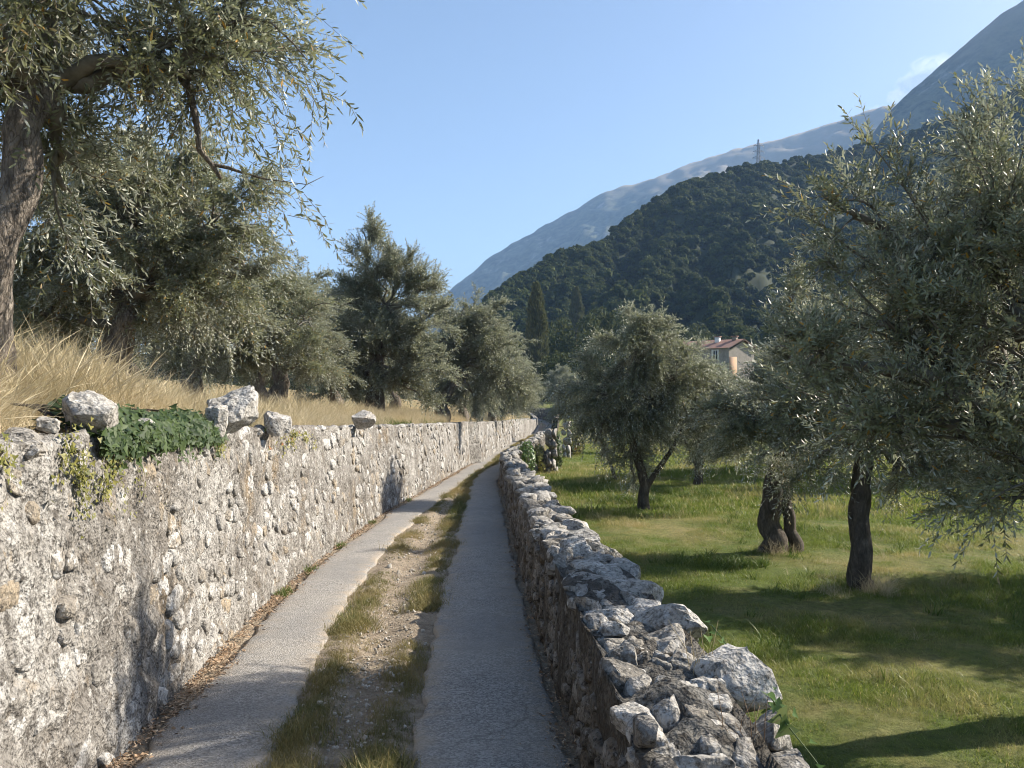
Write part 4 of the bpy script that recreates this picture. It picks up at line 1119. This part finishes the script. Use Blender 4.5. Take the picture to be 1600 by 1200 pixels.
# tiled roof: rows of rounded tiles as real corrugation
nu, nv = 150, 12
for side in (0, 1):
    U, S = np.meshgrid(np.linspace(-.45, Lh + .3, nu), np.linspace(0, 1.16, nv), indexing='ij')
    z = rh + .1 - (rh - eh) * S + .05 * np.abs(np.sin(U * np.pi / .28)) + .03 * (S * 9 % 1)
    v = Wh / 2 + (Wh / 2 * S) * (1 if side else -1)
    V = ul * U[..., None] + vl * v[..., None] + np.array([0, 0, 1.0]) * z[..., None]
    ro = mesh_obj("roof", V.reshape(-1, 3), grid_faces(nu, nv) if side else grid_faces(nu, nv)[:, ::-1], M['tile'], house)
    if side == 0: roof0 = ro
    for ue in (-.45,):
        a = Acc()
        p0, p1 = hp(ue, Wh / 2, rh + .06), hp(ue, Wh / 2 + (Wh / 2 * 1.16) * (1 if side else -1), rh + .06 - (rh - eh) * 1.16)
        up = np.array([0, 0, .16])
        w_ = ul * .08
        a.add([p0, p1, p1 - up, p0 - up, p0 + w_, p1 + w_, p1 - up + w_, p0 - up + w_], [(0, 1, 2, 3), (7, 6, 5, 4), (0, 4, 5, 1), (3, 2, 6, 7), (1, 5, 6, 2)])
        a.obj("verge_board", M['dark'], house)
def hbox(name, u0, u1, v0, v1, z0, z1, mat, parent):
    P = [hp(u, v, z) for z in (z0, z1) for v in (v0, v1) for u in (u0, u1)]
    return mesh_obj(name, P, [(0, 2, 3, 1), (4, 5, 7, 6), (0, 1, 5, 4), (2, 6, 7, 3), (0, 4, 6, 2), (1, 3, 7, 5)], mat, parent)
win = hbox("window", wu0, wu1, .14, .17, wz0, wz1, M['glass'], house)
for (a, b, c, d_) in ((wu0 - .14, wu0 + .04, wz0 - .12, wz1 + .14), (wu1 - .04, wu1 + .14, wz0 - .12, wz1 + .14), (wu0 + .04, wu1 - .04, wz1, wz1 + .14), (wu0 + .04, wu1 - .04, wz0 - .12, wz0), ((wu0 + wu1) / 2 - .03, (wu0 + wu1) / 2 + .03, wz0, wz1)):
    hbox("frame", a, b, -.05, .13, c, d_, M['white'], win)
hbox("plaster_patch", -.03, -.004, .02, 1.7, eh - 4.5, eh - 1.2, M['plaster'], house)["label"] = "patch of orange plaster low on the gable wall"
ch = hbox("chimney", 2.6, 3.1, 1.7, 2.2, rh - .6, rh + .45, M['white'], house); hbox("chimney_cap", 2.5, 3.2, 1.6, 2.3, rh + .45, rh + .55, M['tile'], ch)
ch = hbox("chimney", .5, 1.0, 2.2, 2.7, rh - .3, rh + .45, M['hwall'], house); hbox("chimney_cap", .4, 1.1, 2.1, 2.8, rh + .45, rh + .55, M['tile'], ch)

# ------------------------------------------------------------------ lattice pylon on the crest
azp = math.atan((1187 - 800) / 1240); rp = 535.0
pxx, pyy = rp * math.sin(azp), rp * math.cos(azp)
ztop = float(pz(216, pyy)); zbase = ztop - 34
pyl = setp(empty("electricity_pylon", (pxx, pyy, zbase)), "steel lattice electricity pylon standing on the wooded crest", "pylon")
def bars(segs, rad):
    S = np.array(segs, float); return tubes(S, np.full(S.shape[:2], rad), 4)
Hp = 34.0
def wd(z): return np.interp(z, [0, 20, 34], [3.0, 1.0, .35])
for sx in (-1, 1):
    for sy in (-1, 1):
        V, F = bars([[(sx * wd(z), sy * wd(z), z) for z in (0, 10, 20, 27, 34)]], .16); mesh_obj("tower_leg", V, F, M['steel'], pyl)
zz = np.array([0, 4, 8, 11.5, 14.5, 17.5, 20, 22.5, 25, 27.5, 30, 32, 34])
sg = []
for a, b in zip(zz[:-1], zz[1:]):
    for (s1, s2) in (((-1, -1), (1, -1)), ((1, -1), (1, 1)), ((1, 1), (-1, 1)), ((-1, 1), (-1, -1))):
        sg.append([(s1[0] * wd(a), s1[1] * wd(a), a), (s2[0] * wd(b), s2[1] * wd(b), b)]); sg.append([(s2[0] * wd(a), s2[1] * wd(a), a), (s1[0] * wd(b), s1[1] * wd(b), b)])
        sg.append([(s1[0] * wd(b), s1[1] * wd(b), b), (s2[0] * wd(b), s2[1] * wd(b), b)])
V, F = bars(sg, .09); mesh_obj("bracing", V, F, M['steel'], pyl)
for z, w in ((22, 4.0), (26, 3.6), (30, 3.2)):
    for s in (-1, 1):
        V, F = bars([[(0, -.6, z), (s * w, 0, z)], [(0, .6, z), (s * w, 0, z)], [(s * .5, 0, z + 1.6), (s * w, 0, z)]], .11); mesh_obj("cross_arm", V, F, M['steel'], pyl)
        V, F = bars([[(s * w, 0, z), (s * w, 0, z - 1.4)]], .14); mesh_obj("insulator", V, F, M['white'], pyl)

# ------------------------------------------------------------------ grasses
def tuft(name, n, hmin, hmax, lean, width, spread, seed, mat, segs=3, seedhead=False):
    r = np.random.default_rng(seed)
    A = Acc()
    for k in range(n):
        a = r.uniform(0, 6.28); h = r.uniform(hmin, hmax); b = np.array([math.cos(a), math.sin(a), 0])
        p0 = np.array([*(r.normal(0, spread, 2)), 0.0])
        ll = lean * r.uniform(.3, 1.4) * h
        t = np.linspace(0, 1, segs + 1)
        C = p0 + np.outer(t ** 1.8 * ll, b) + np.outer(t * h * (1 - .18 * t * ll / h), [0, 0, 1])
        s = np.array([-b[1], b[0], 0]); s = s * math.cos(1.0) + b * math.sin(r.uniform(-1, 1)); s = s / np.linalg.norm(s)
        w = width * (1 - t * .93) * r.uniform(.7, 1.2)
        if seedhead and r.random() < .4: w = w + np.where((t > .75) & (t < 1.0), width * 1.3, 0)
        V = np.stack([C - s * w[:, None] / 2, C + s * w[:, None] / 2], 1).reshape(-1, 3)
        i = np.arange(segs) * 2
        A.add(V, np.stack([i, i + 1, i + 3, i + 2], 1), r.uniform(0, 1))
    return A.data(name, mat)

g_short = [tuft("meadow_tuft", 24, .03, .085, .8, .008, .08, 400 + k, M['grass'], 2) for k in range(3)]
g_far = [tuft("meadow_tuft_far", 26, .05, .13, .6, .018, .16, 410 + k, M['grass'], 2) for k in range(2)]
g_med = [tuft("median_tuft", 20, .03, .12, .8, .0055, .045, 420 + k, M['median'], 3) for k in range(3)]
g_straw = [tuft("straw_tuft", 22, .2, .55, .8, .0048, .07, 430 + k, M['straw'], 5, True) for k in range(4)]
g_green = [tuft("weed_tuft", 26, .05, .18, .8, .012, .05, 440 + k, M['weed'], 3) for k in range(2)]

def rots(n, r, tilt=.12): return np.stack([r.normal(0, tilt, n), r.normal(0, tilt, n), r.uniform(0, 6.28, n)], -1)

r = np.random.default_rng(71)
def meadow_pts(y0, y1, dens):
    n = int(dens * (y1 - y0) * 22)
    y = r.uniform(y0, y1, n); x = r.uniform(0, 22, n) * 1.0
    lim = .72 * y + .6
    x0 = x_right(y) + TH_R + .03
    k = (x < lim) & (x > x0) 
    return x[k], y[k]
x1, y1_ = meadow_pts(2.6, 9, 260); x2, y2 = meadow_pts(9, 18, 130)
x, y = np.concatenate([x1, x2]), np.concatenate([y1_, y2]); n = len(x)
lush = np.clip(.75 + .6 * n2(x, y, .9, 3, 8), .35, 1.6)
scatter("meadow_grass", np.stack([x, y, z_meadow(x, y) - .004], -1), rots(n, r), lush * r.uniform(.7, 1.15, n), r.integers(0, 3, n), g_short, "short mown grass with dry patches on the right meadow", "grass")
x1, y1_ = meadow_pts(17.5, 34, 45); x2, y2 = meadow_pts(34, 60, 14)
x, y = np.concatenate([x1, x2]), np.concatenate([y1_, y2]); n = len(x)
scatter("meadow_grass", np.stack([x, y, z_meadow(x, y) - .01], -1), rots(n, r), np.clip(1 + .5 * n2(x, y, .7, 3, 8), .4, 1.6) * r.uniform(.7, 1.15, n), r.integers(0, 2, n), g_far, "sunlit grass at the far side of the right meadow", "grass")

# straw and weeds at the foot of trees and walls on the meadow side
pts = []
for (cx, cy, rad, m) in [(px(1345, 10.9) + .12, 10.75, .28, 45), (px(1203, 13.7), 13.6, .35, 30), (px(1300, 10.6), 10.5, .2, 8)]:
    a = r.uniform(0, 6.28, m); q = rad * np.sqrt(r.uniform(.1, 1, m)); pts.append(np.stack([cx + q * np.cos(a), cy + q * np.sin(a) - .05], -1))
yy = r.uniform(24, 62, 260); pts.append(np.stack([x_right(yy) + TH_R + np.abs(r.normal(.05, .22, 260)), yy], -1))
wy = r.uniform(3, 24, 110); wx = r.uniform(0, 15, 110); kk = (wx < .75 * wy) & (wx > x_right(wy) + TH_R + .15); pts.append(np.stack([wx[kk], wy[kk]], -1))
yy = r.uniform(5, 24, 60); pts.append(np.stack([x_right(yy) + TH_R + np.abs(r.normal(.05, .12, 60)), yy], -1))
p = np.concatenate(pts); n = len(p)
scatter("straw_clump", np.stack([p[:, 0], p[:, 1], z_meadow(p[:, 0], p[:, 1]) - .01], -1), rots(n, r, .25), r.uniform(.2, .75, n), r.integers(0, 4, n), g_straw, "dry straw clumps round the trunk foot and along the meadow side of the parapet", "grass")
m = 90
a = r.uniform(0, 6.28, m); q = .8 * np.sqrt(r.uniform(0, 1, m))
xx = np.concatenate([px(985, 20.5) + q * np.cos(a), px(1090, 22) + 2 * q * np.cos(a + 2), px(1120, 12.6) + q * np.cos(a * 2), px(905, 24) + q * np.sin(a)]); yy = np.concatenate([20.5 + q * np.sin(a) * .6, 22 + q * np.sin(a + 2), 12.6 + .5 * q * np.sin(a * 2), 23 + q * np.cos(a)])
wy = r.uniform(3, 26, 420); wx = r.uniform(0, 16, 420); kk = (wx < .75 * wy) & (n2(wx, wy, .5, 3, 12) > -.2)
xx, yy = np.concatenate([xx, wx[kk]]), np.concatenate([yy, wy[kk]])
k = xx > x_right(yy) + TH_R + .1; xx, yy = xx[k], yy[k]
scatter("meadow_weeds", np.stack([xx, yy, z_meadow(xx, yy) - .01], -1), rots(len(xx), r), r.uniform(.35, 1.0, len(xx)) * (1 + .04 * yy), r.integers(0, 2, len(xx)), g_green, "lush green weeds round the slender trunk on the meadow", "weeds")

# two grassy bands of the middle strip
n = 12500
y = 2.2 + 68 * r.uniform(0, 1, n) ** 2.0
side = r.integers(0, 2, n)
xa, xb_ = x_left(y) + .80, x_right(y) - .90
w = xb_ - xa
off = np.where(side == 0, .17, .83) + r.normal(0, .11, n)
gap = n2(y, side * 7.0, 1.1, 3, 61)
x = xa + w * off + .03 * gap
k = (gap > -.62) & (x > xa - .06) & (x < xb_ + .05)
x, y = x[k], y[k]; n = len(x)
scl = np.clip(.8 + .5 * n2(x, y, 1.6, 3, 62), .4, 1.6) * r.uniform(.5, 1.0, n) * (1 + y / 90)
scatter("median_grass", np.stack([x, y, z_road(y) + median_hump(x, y) - .015], -1), rots(n, r, .2), scl, r.integers(0, 3, n), g_med, "two ragged bands of grass along the middle of the lane", "grass")

# straw grass on the terrace above the left wall
n = 9500
y = 2.2 + 60 * r.uniform(0, 1, n) ** 1.7
s = .28 + np.abs(r.normal(0, 1, n)) * 1.25 + .1 * y / 20
x = x_left(y) - s
cov = n2(x, y, .7, 3, 64)
ivy_zone = (y > 3.7) & (y < 6.7) & (s < .75)
k = (cov > -.38) & ~ivy_zone & (s < 4.5)
x, y, s, cov = x[k], y[k], s[k], cov[k]; n = len(x)
scl = np.clip(.5 + .18 * s, .4, .85) * (1 + .35 * cov) * r.uniform(.7, 1.2, n)
scl = np.where(y < 9, scl * (1.15 + .12 * s), scl)
scatter("straw_grass", np.stack([x, y, z_terrace(x, y) - .02], -1), rots(n, r, .2), np.stack([scl, scl, scl * r.uniform(.8, 1.1, n)], -1), r.integers(0, 4, n), g_straw, "tall golden straw grass on the terrace above the left wall", "grass")
m = 24
yy = np.concatenate([r.normal(7.9, .2, m), r.normal(19, 1.2, m // 2), r.normal(27, 2.5, m // 2)]); xx = x_left(yy) - .3 - np.abs(r.normal(0, .22, len(yy)))
scatter("green_tufts", np.stack([xx, yy, z_terrace(xx, yy) - .01], -1), rots(len(xx), r), r.uniform(.8, 1.6, len(xx)), r.integers(0, 2, len(xx)), g_green, "fresh green tufts among the straw on top of the left wall", "grass")
# weeds in the crack at the foot of the left wall
yy = np.concatenate([r.normal(c, .10, 9) for c in (8.3, 9.6, 11.6, 14.5, 18.5)]); xx = x_left(yy) + .05 + np.abs(r.normal(0, .035, len(yy)))
scatter("wall_foot_weeds", np.stack([xx, yy, z_road(yy)], -1), rots(len(xx), r), r.uniform(.35, .75, len(xx)), r.integers(0, 2, len(xx)), g_green, "small green weeds at the foot of the left wall", "weeds")

# leaf litter, pebbles
def litter_proto(name, seed):
    rr = np.random.default_rng(seed); A = Acc()
    for k in range(7):
        P = np.array([*rr.normal(0, .035, 2), rr.uniform(.002, .012)]); a = rr.uniform(0, 6.28); l = rr.uniform(.02, .05); w = l * rr.uniform(.2, .4)
        d = np.array([math.cos(a), math.sin(a), rr.normal(0, .25)]); s_ = np.array([-math.sin(a), math.cos(a), rr.normal(0, .4)])
        A.add([P - d * l / 2, P - s_ * w / 2 + [0, 0, .003], P + d * l / 2, P + s_ * w / 2 + [0, 0, .003]], [(0, 1, 2, 3)], rr.uniform(0, 1))
    return A.data(name, M['litter'])
lp = [litter_proto("litter_leaves", 500 + k) for k in range(4)]
n = 3800
y = 2.4 + 42 * r.uniform(0, 1, n) ** 2
s = np.abs(r.normal(0, .07, n)) + .0
k = (n2(y, 0 * y, .9, 3, 66) > -.35) | (r.random(n) < .3)
y, s = y[k], s[k]; x = x_left(y) + .03 + s
y2 = 2.4 + 25 * r.uniform(0, 1, 500) ** 1.6; x2 = x_right(y2) - .03 - np.abs(r.normal(0, .06, len(y2)))
y3 = 2.4 + 14 * r.uniform(0, 1, 500); x3 = x_left(y3) + (x_right(y3) - x_left(y3)) * r.uniform(.05, .95, 500)
x, y = np.concatenate([x, x2, x3]), np.concatenate([y, y2, y3]); n = len(x)
scatter("leaf_litter", np.stack([x, y, z_road(y) + .014 + .0 * x + r.uniform(0, .012, n)], -1), rots(n, r, .1), r.uniform(.4, .95, n) * np.where(np.arange(n) >= n - 500, .45, 1), r.integers(0, 4, n), lp, "rusty fallen leaves gathered along the edges of the lane", "litter")
def peb(name, seed):
    V, F = rock_verts(seed, 2, 3, .2); return mesh_data(name, V, F, M['pebble'], False, np.full(len(V), (seed % 7) / 6))
pp = [peb("pebble", 520 + k) for k in range(5)]
n = 3200
y = 2.4 + 26 * r.uniform(0, 1, n) ** 1.8
xa, xb_ = x_left(y) + .80, x_right(y) - .90
x = xa + (xb_ - xa) * np.clip(r.normal(.5, .2, n), .05, .95)
sz = r.lognormal(-5.0, .5, n)
scatter("gravel", np.stack([x, y, z_road(y) + median_hump(x, y) + .0], -1), rots(n, r, .6), np.stack([sz, sz * r.uniform(.7, 1.3, n), sz * .6], -1), r.integers(0, 5, n), pp, "loose pebbles and grit in the bare rut of the middle strip", "gravel")

# ------------------------------------------------------------------ ivy, creepers, vine
IVY = np.array([(0, 0), (-.5, -.18), (-.42, .22), (-.22, .45), (0, 1.0), (.22, .45), (.42, .22), (.5, -.18)])
def leaf_patch(A, P, Nn, size, r, lo=0.0, hi=.95):
    for p, nn in zip(P, Nn):
        nn = unit(nn + r.normal(0, .35, 3)); d = unit(np.cross(nn, r.normal(size=3)) - np.array([0, 0, .5])); d = unit(d - nn * (d @ nn)); b = np.cross(nn, d)
        s = size * float(np.clip(r.lognormal(-.15, .35), .4, 1.7))
        V = p + (IVY[:, 1:2] * d + IVY[:, :1] * b) * s + nn * (.12 * s * (np.abs(IVY[:, :1]) * 2 - .4))
        A.add(V, [(0, 1, 2), (0, 2, 3), (0, 3, 4), (0, 4, 5), (0, 5, 6), (0, 6, 7)], r.uniform(lo, hi))
r = np.random.default_rng(91)
ivy = setp(empty("ivy", (float(x_left(5.2)) - .2, 5.2, 1.35)), "dark ivy mound draped over the left wall between two boulders", "plant")
n = 2700
y = r.uniform(3.95, 6.35, n); q = r.uniform(0, 1, n)
top = z_road(y) + h_left(y)
hump = (.20 + .10 * n2(y, 0 * y, 2.2, 3, 5)) * np.clip((y - 3.8) / .35, 0, 1)
ph = q * np.pi * .62
x = x_left(y) - .06 * 1.6 - .28 + .36 * np.sin(ph); z = top + hump * np.cos(ph) * 1.1 - .02 + r.normal(0, .015, n)
drip = (q > .85) & (r.random(n) < .5)
z = np.where(drip, top - r.uniform(0, .08, n) * (n2(y, 0 * y, 3, 2, 6) > -.1), z); x = np.where(drip, x_left(y) - .06 * 1.6 + .05, x)
Nn = np.stack([np.sin(ph) + .2, -.25 + 0 * ph, np.cos(ph) + .25], -1)
A = Acc(); leaf_patch(A, np.stack([x, y, z], -1), Nn, .043, r)
for k in range(34):      # strands trailing down the face
    y0 = r.uniform(4.0, 6.4); ln = r.uniform(.05, .2); m_ = int(ln * 60)
    u = np.linspace(0, 1, m_); yy = y0 + .06 * np.sin(u * 5 + k) + r.normal(0, .015, m_)
    hh = h_left(yy) - ln * u
    leaf_patch(A, map_left(np.stack([yy, hh, .035 + 0 * u], -1)), np.repeat([[1.0, -.2, .35]], m_, 0), .034, r, .3, .97)
o = A.obj("foliage", M['ivy'], ivy); o["kind"] = "stuff"
st = []
for k in range(26):
    y0 = r.uniform(4.0, 6.2); C = []
    for t_ in np.linspace(0, 1, 5):
        C.append((float(x_left(y0)) - .55 + .48 * t_, y0 + .25 * t_ * r.normal(), float(z_road(y0) + h_left(y0)) + .2 * (1 - t_ ** 2) - .02))
    st.append(C)
V, F = tubes(np.array(st), np.full((26, 5), .006), 4, 1); mesh_obj("stem", V, F, M['bark_d'], ivy, True)
# soil hump under the ivy
Y, U = np.meshgrid(np.linspace(3.8, 6.5, 40), np.linspace(0, 1, 12), indexing='ij')
Hm = (.16 + .08 * n2(Y, U, 2, 2, 5)) * np.sin(np.pi * (Y - 3.8) / 2.7) ** .5
V = np.stack([x_left(Y) - .75 + .66 * U, Y, z_road(Y) + h_left(Y) - .03 + Hm * np.sin(np.pi * np.clip(U, 0.02, .98)) ** .6], -1)
mesh_obj("soil", V.reshape(-1, 3), grid_faces(40, 12)[:, ::-1], M['terrace'], ivy, True)
for c in ivy.children: c.matrix_parent_inverse = Matrix.Translation(-ivy.location)

def creeper(y0, h0, ry, rh, n, size, seed, mat, label, mp=map_left, lo=0, hi=.95, off=.02):
    r = np.random.default_rng(seed)
    y = y0 + r.normal(0, ry, n); h = h0 + r.normal(0, rh, n) - np.abs(y - y0) * .1
    keep = n2(y, h, 7, 3, seed) > -.15
    y, h = y[keep], h[keep]
    P = mp(np.stack([y, h, off + np.abs(r.normal(0, .02, len(y)))], -1))
    nn = mp(np.array([[y0, h0, 1.0]]))[0] - mp(np.array([[y0, h0, 0.0]]))[0]
    A = Acc(); leaf_patch(A, P, np.repeat(unit(nn)[None] + [[0, 0, .3]], len(P), 0), size, r, lo, hi)
    o = A.obj("creeper", mat); o["kind"] = "stuff"
    return setp(o, label, "plant")
creeper(3.72, 1.48, .10, .10, 420, .022, 1, M['ground_cover'], "small yellow green creeper on the wall below the large pale boulder")
creeper(4.25, 1.45, .22, .09, 520, .022, 2, M['ground_cover'], "wispy yellow green creeper spreading down the wall beside the boulder")
creeper(2.95, 1.58, .10, .06, 300, .022, 3, M['ground_cover'], "rusty creeper on the wall top at the left edge")
creeper(6.3, 1.62, .12, .05, 200, .026, 4, M['ground_cover'], "pale green sprig under the tall boulder")
creeper(9.6, 1.62, .5, .06, 500, .03, 5, M['ground_cover'], "rusty dry creeper trailing over the top of the left wall", lo=.6, hi=1.0)
def map_bend(V): return map_out(V)
def mound(c, rad, n, size, seed, mat, label, core, lo=0, hi=.95):
    """climbing plant swallowing a stub of masonry"""
    r = np.random.default_rng(seed)
    root = setp(empty("climbing_plant", c), label, "plant", "climbers at the bend of the parapet")
    d = unit(r.normal(size=(n, 3)) + np.array([0, -.35, .25])); P = d * np.array(rad) * (1 + .16 * fbm(d * 2.6, 3, seed))[:, None] * r.uniform(.86, 1.04, (n, 1))
    A = Acc(); leaf_patch(A, P, d, size, r, lo, hi); o = A.obj("foliage", mat, root); o["kind"] = "stuff"
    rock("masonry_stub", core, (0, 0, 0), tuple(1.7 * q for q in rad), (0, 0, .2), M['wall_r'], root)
mound((.52, 28.2, -.75), (.34, .9, .80), 1500, .075, 6, M['vine'], "bright green climber filling the corner of the parapet bend", 1)
mound((.98, 28.8, -.80), (.24, .8, .72), 1000, .07, 7, M['ground_cover'], "rusty red climber between the green one and the grey buttress", 2, .3, 1.0)
mound((1.75, 31.5, -.7), (.22, 1.2, .95), 1300, .08, 8, M['ivy'], "dark ivy column between the buttress and the white topped pier", 3)
mound((3.35, 41.5, -.8), (.38, .9, .85), 1000, .09, 9, M['ground_cover'], "reddish bush right of the white topped pier", 4, .5, 1.0)
# vine with separate leaves on the near parapet
r = np.random.default_rng(95)
def vine(path, leaf_ts, size, label):
    P = np.array(path, float)
    root = setp(empty("vine", P[0]), label, "plant")
    t = np.linspace(0, 1, 14); tt = np.linspace(0, 1, len(P))
    C = np.stack([np.interp(t, tt, P[:, a]) for a in range(3)], -1) - P[0]
    V, F = tubes(C[None], np.linspace(.004, .002, 14)[None], 5); mesh_obj("stem", V, F, M['vine'], root, True)
    for u in leaf_ts:
        p = np.array([np.interp(u, t, C[:, a]) for a in range(3)]) + r.normal(0, .02, 3)
        A = Acc(); leaf_patch(A, [np.zeros(3)], [np.array([.1, -.6, .9])], size * r.uniform(.8, 1.3), r)
        o = A.obj("leaf", M['vine'], root); o.location = p
vine([(1.02, 4.1, .40), (.98, 3.95, .53), (1.0, 3.75, .50), (1.04, 3.6, .38)], np.linspace(.2, 1, 10), .034, "little vine sprig on the edge of the near parapet stones")
vine([(1.12, 3.5, .2), (1.06, 3.3, .42), (1.05, 3.1, .42), (1.0, 3.0, .46), (1.1, 2.85, .33), (1.18, 2.75, .2)], np.linspace(.1, 1, 26), .045, "green leafy vine climbing over the outer edge of the near parapet")
# dry stalks standing on the parapet
st = setp(empty("dry_stalks", (.80, 3.45, .42)), "thin dry grass stalks growing from the top of the near parapet", "plant")
for k in range(9):
    a = r.uniform(0, 6.28); h = r.uniform(.1, .26); l = r.normal(0, .05, 2); p0 = r.normal(0, .035, 2)
    V, F = tubes(np.array([[(*p0, -.06), (*(p0 + l * .3), h * .5), (*(p0 + l), h)]]), np.array([[.0016, .0014, .0007]]), 4); mesh_obj("stalk", V, F, M['straw'], st)
st = setp(empty("dry_stalks", (.86, 2.9, .36)), "brown dry stalks at the near end of the parapet by the vine", "plant")
for k in range(9):
    h = r.uniform(.1, .24); l = r.normal(0, .05, 2); p0 = r.normal(0, .04, 2)
    V, F = tubes(np.array([[(*p0, -.08), (*(p0 + l * .3), h * .5), (*(p0 + l), h)]]), np.array([[.0018, .0015, .0008]]), 4); mesh_obj("stalk", V, F, M['litter'], st)

# ------------------------------------------------------------------ haze
hz = Acc(); hz.box(-4200, 4200, -1600, 5200, -10.5, 960)
ho = hz.obj("haze", None)
hm = bpy.data.materials.new("valley_haze"); hm.use_nodes = True
nt = hm.node_tree; nt.nodes.remove(nt.nodes["Principled BSDF"])
pv = nt.nodes.new("ShaderNodeVolumePrincipled")
pv.inputs["Color"].default_value = (.40, .63, 1.0, 1); pv.inputs["Density"].default_value = HAZE; pv.inputs["Anisotropy"].default_value = 0.0
nt.links.new(pv.outputs[0], nt.nodes["Material Output"].inputs["Volume"])
ho.data.materials.append(hm); ho["kind"] = "stuff"
setp(ho, "thin blue haze filling the valley", "haze")

# a wisp of cloud behind the steep ridge, far beyond the haze
r = np.random.default_rng(3)
cb = Acc(); iv, jf = ico(3)
cy0 = 6400.0; cx0, cz0 = float(px(1448, cy0)), float(pz(118, cy0))
for k in range(26):
    u = r.normal(0, 1, 3)
    rad = r.uniform(50, 110) * math.exp(-.25 * abs(u[0]))
    V = iv * (1 + .3 * fbm(iv * 1.8 + k * 5, 3, k)[:, None]) * rad * np.array([1.3, 1, .8])
    cb.add(V + np.array([cx0 + u[0] * 110 + u[2] * 30, cy0 + u[1] * 90, cz0 + u[2] * 60 + u[0] * 60]), jf)
co = cb.obj("cloud", None, None, True)
cm = bpy.data.materials.new("cloud_vapour"); cm.use_nodes = True
nt = cm.node_tree; nt.nodes.remove(nt.nodes["Principled BSDF"])
pv = nt.nodes.new("ShaderNodeVolumePrincipled"); pv.inputs["Color"].default_value = (1, 1, 1, 1); pv.inputs["Density"].default_value = .0011; pv.inputs["Anisotropy"].default_value = .3
nt.links.new(pv.outputs[0], nt.nodes["Material Output"].inputs["Volume"])
co.data.materials.append(cm); setp(co, "small white wisp of cloud behind the steep mountain ridge", "cloud", None, "stuff")
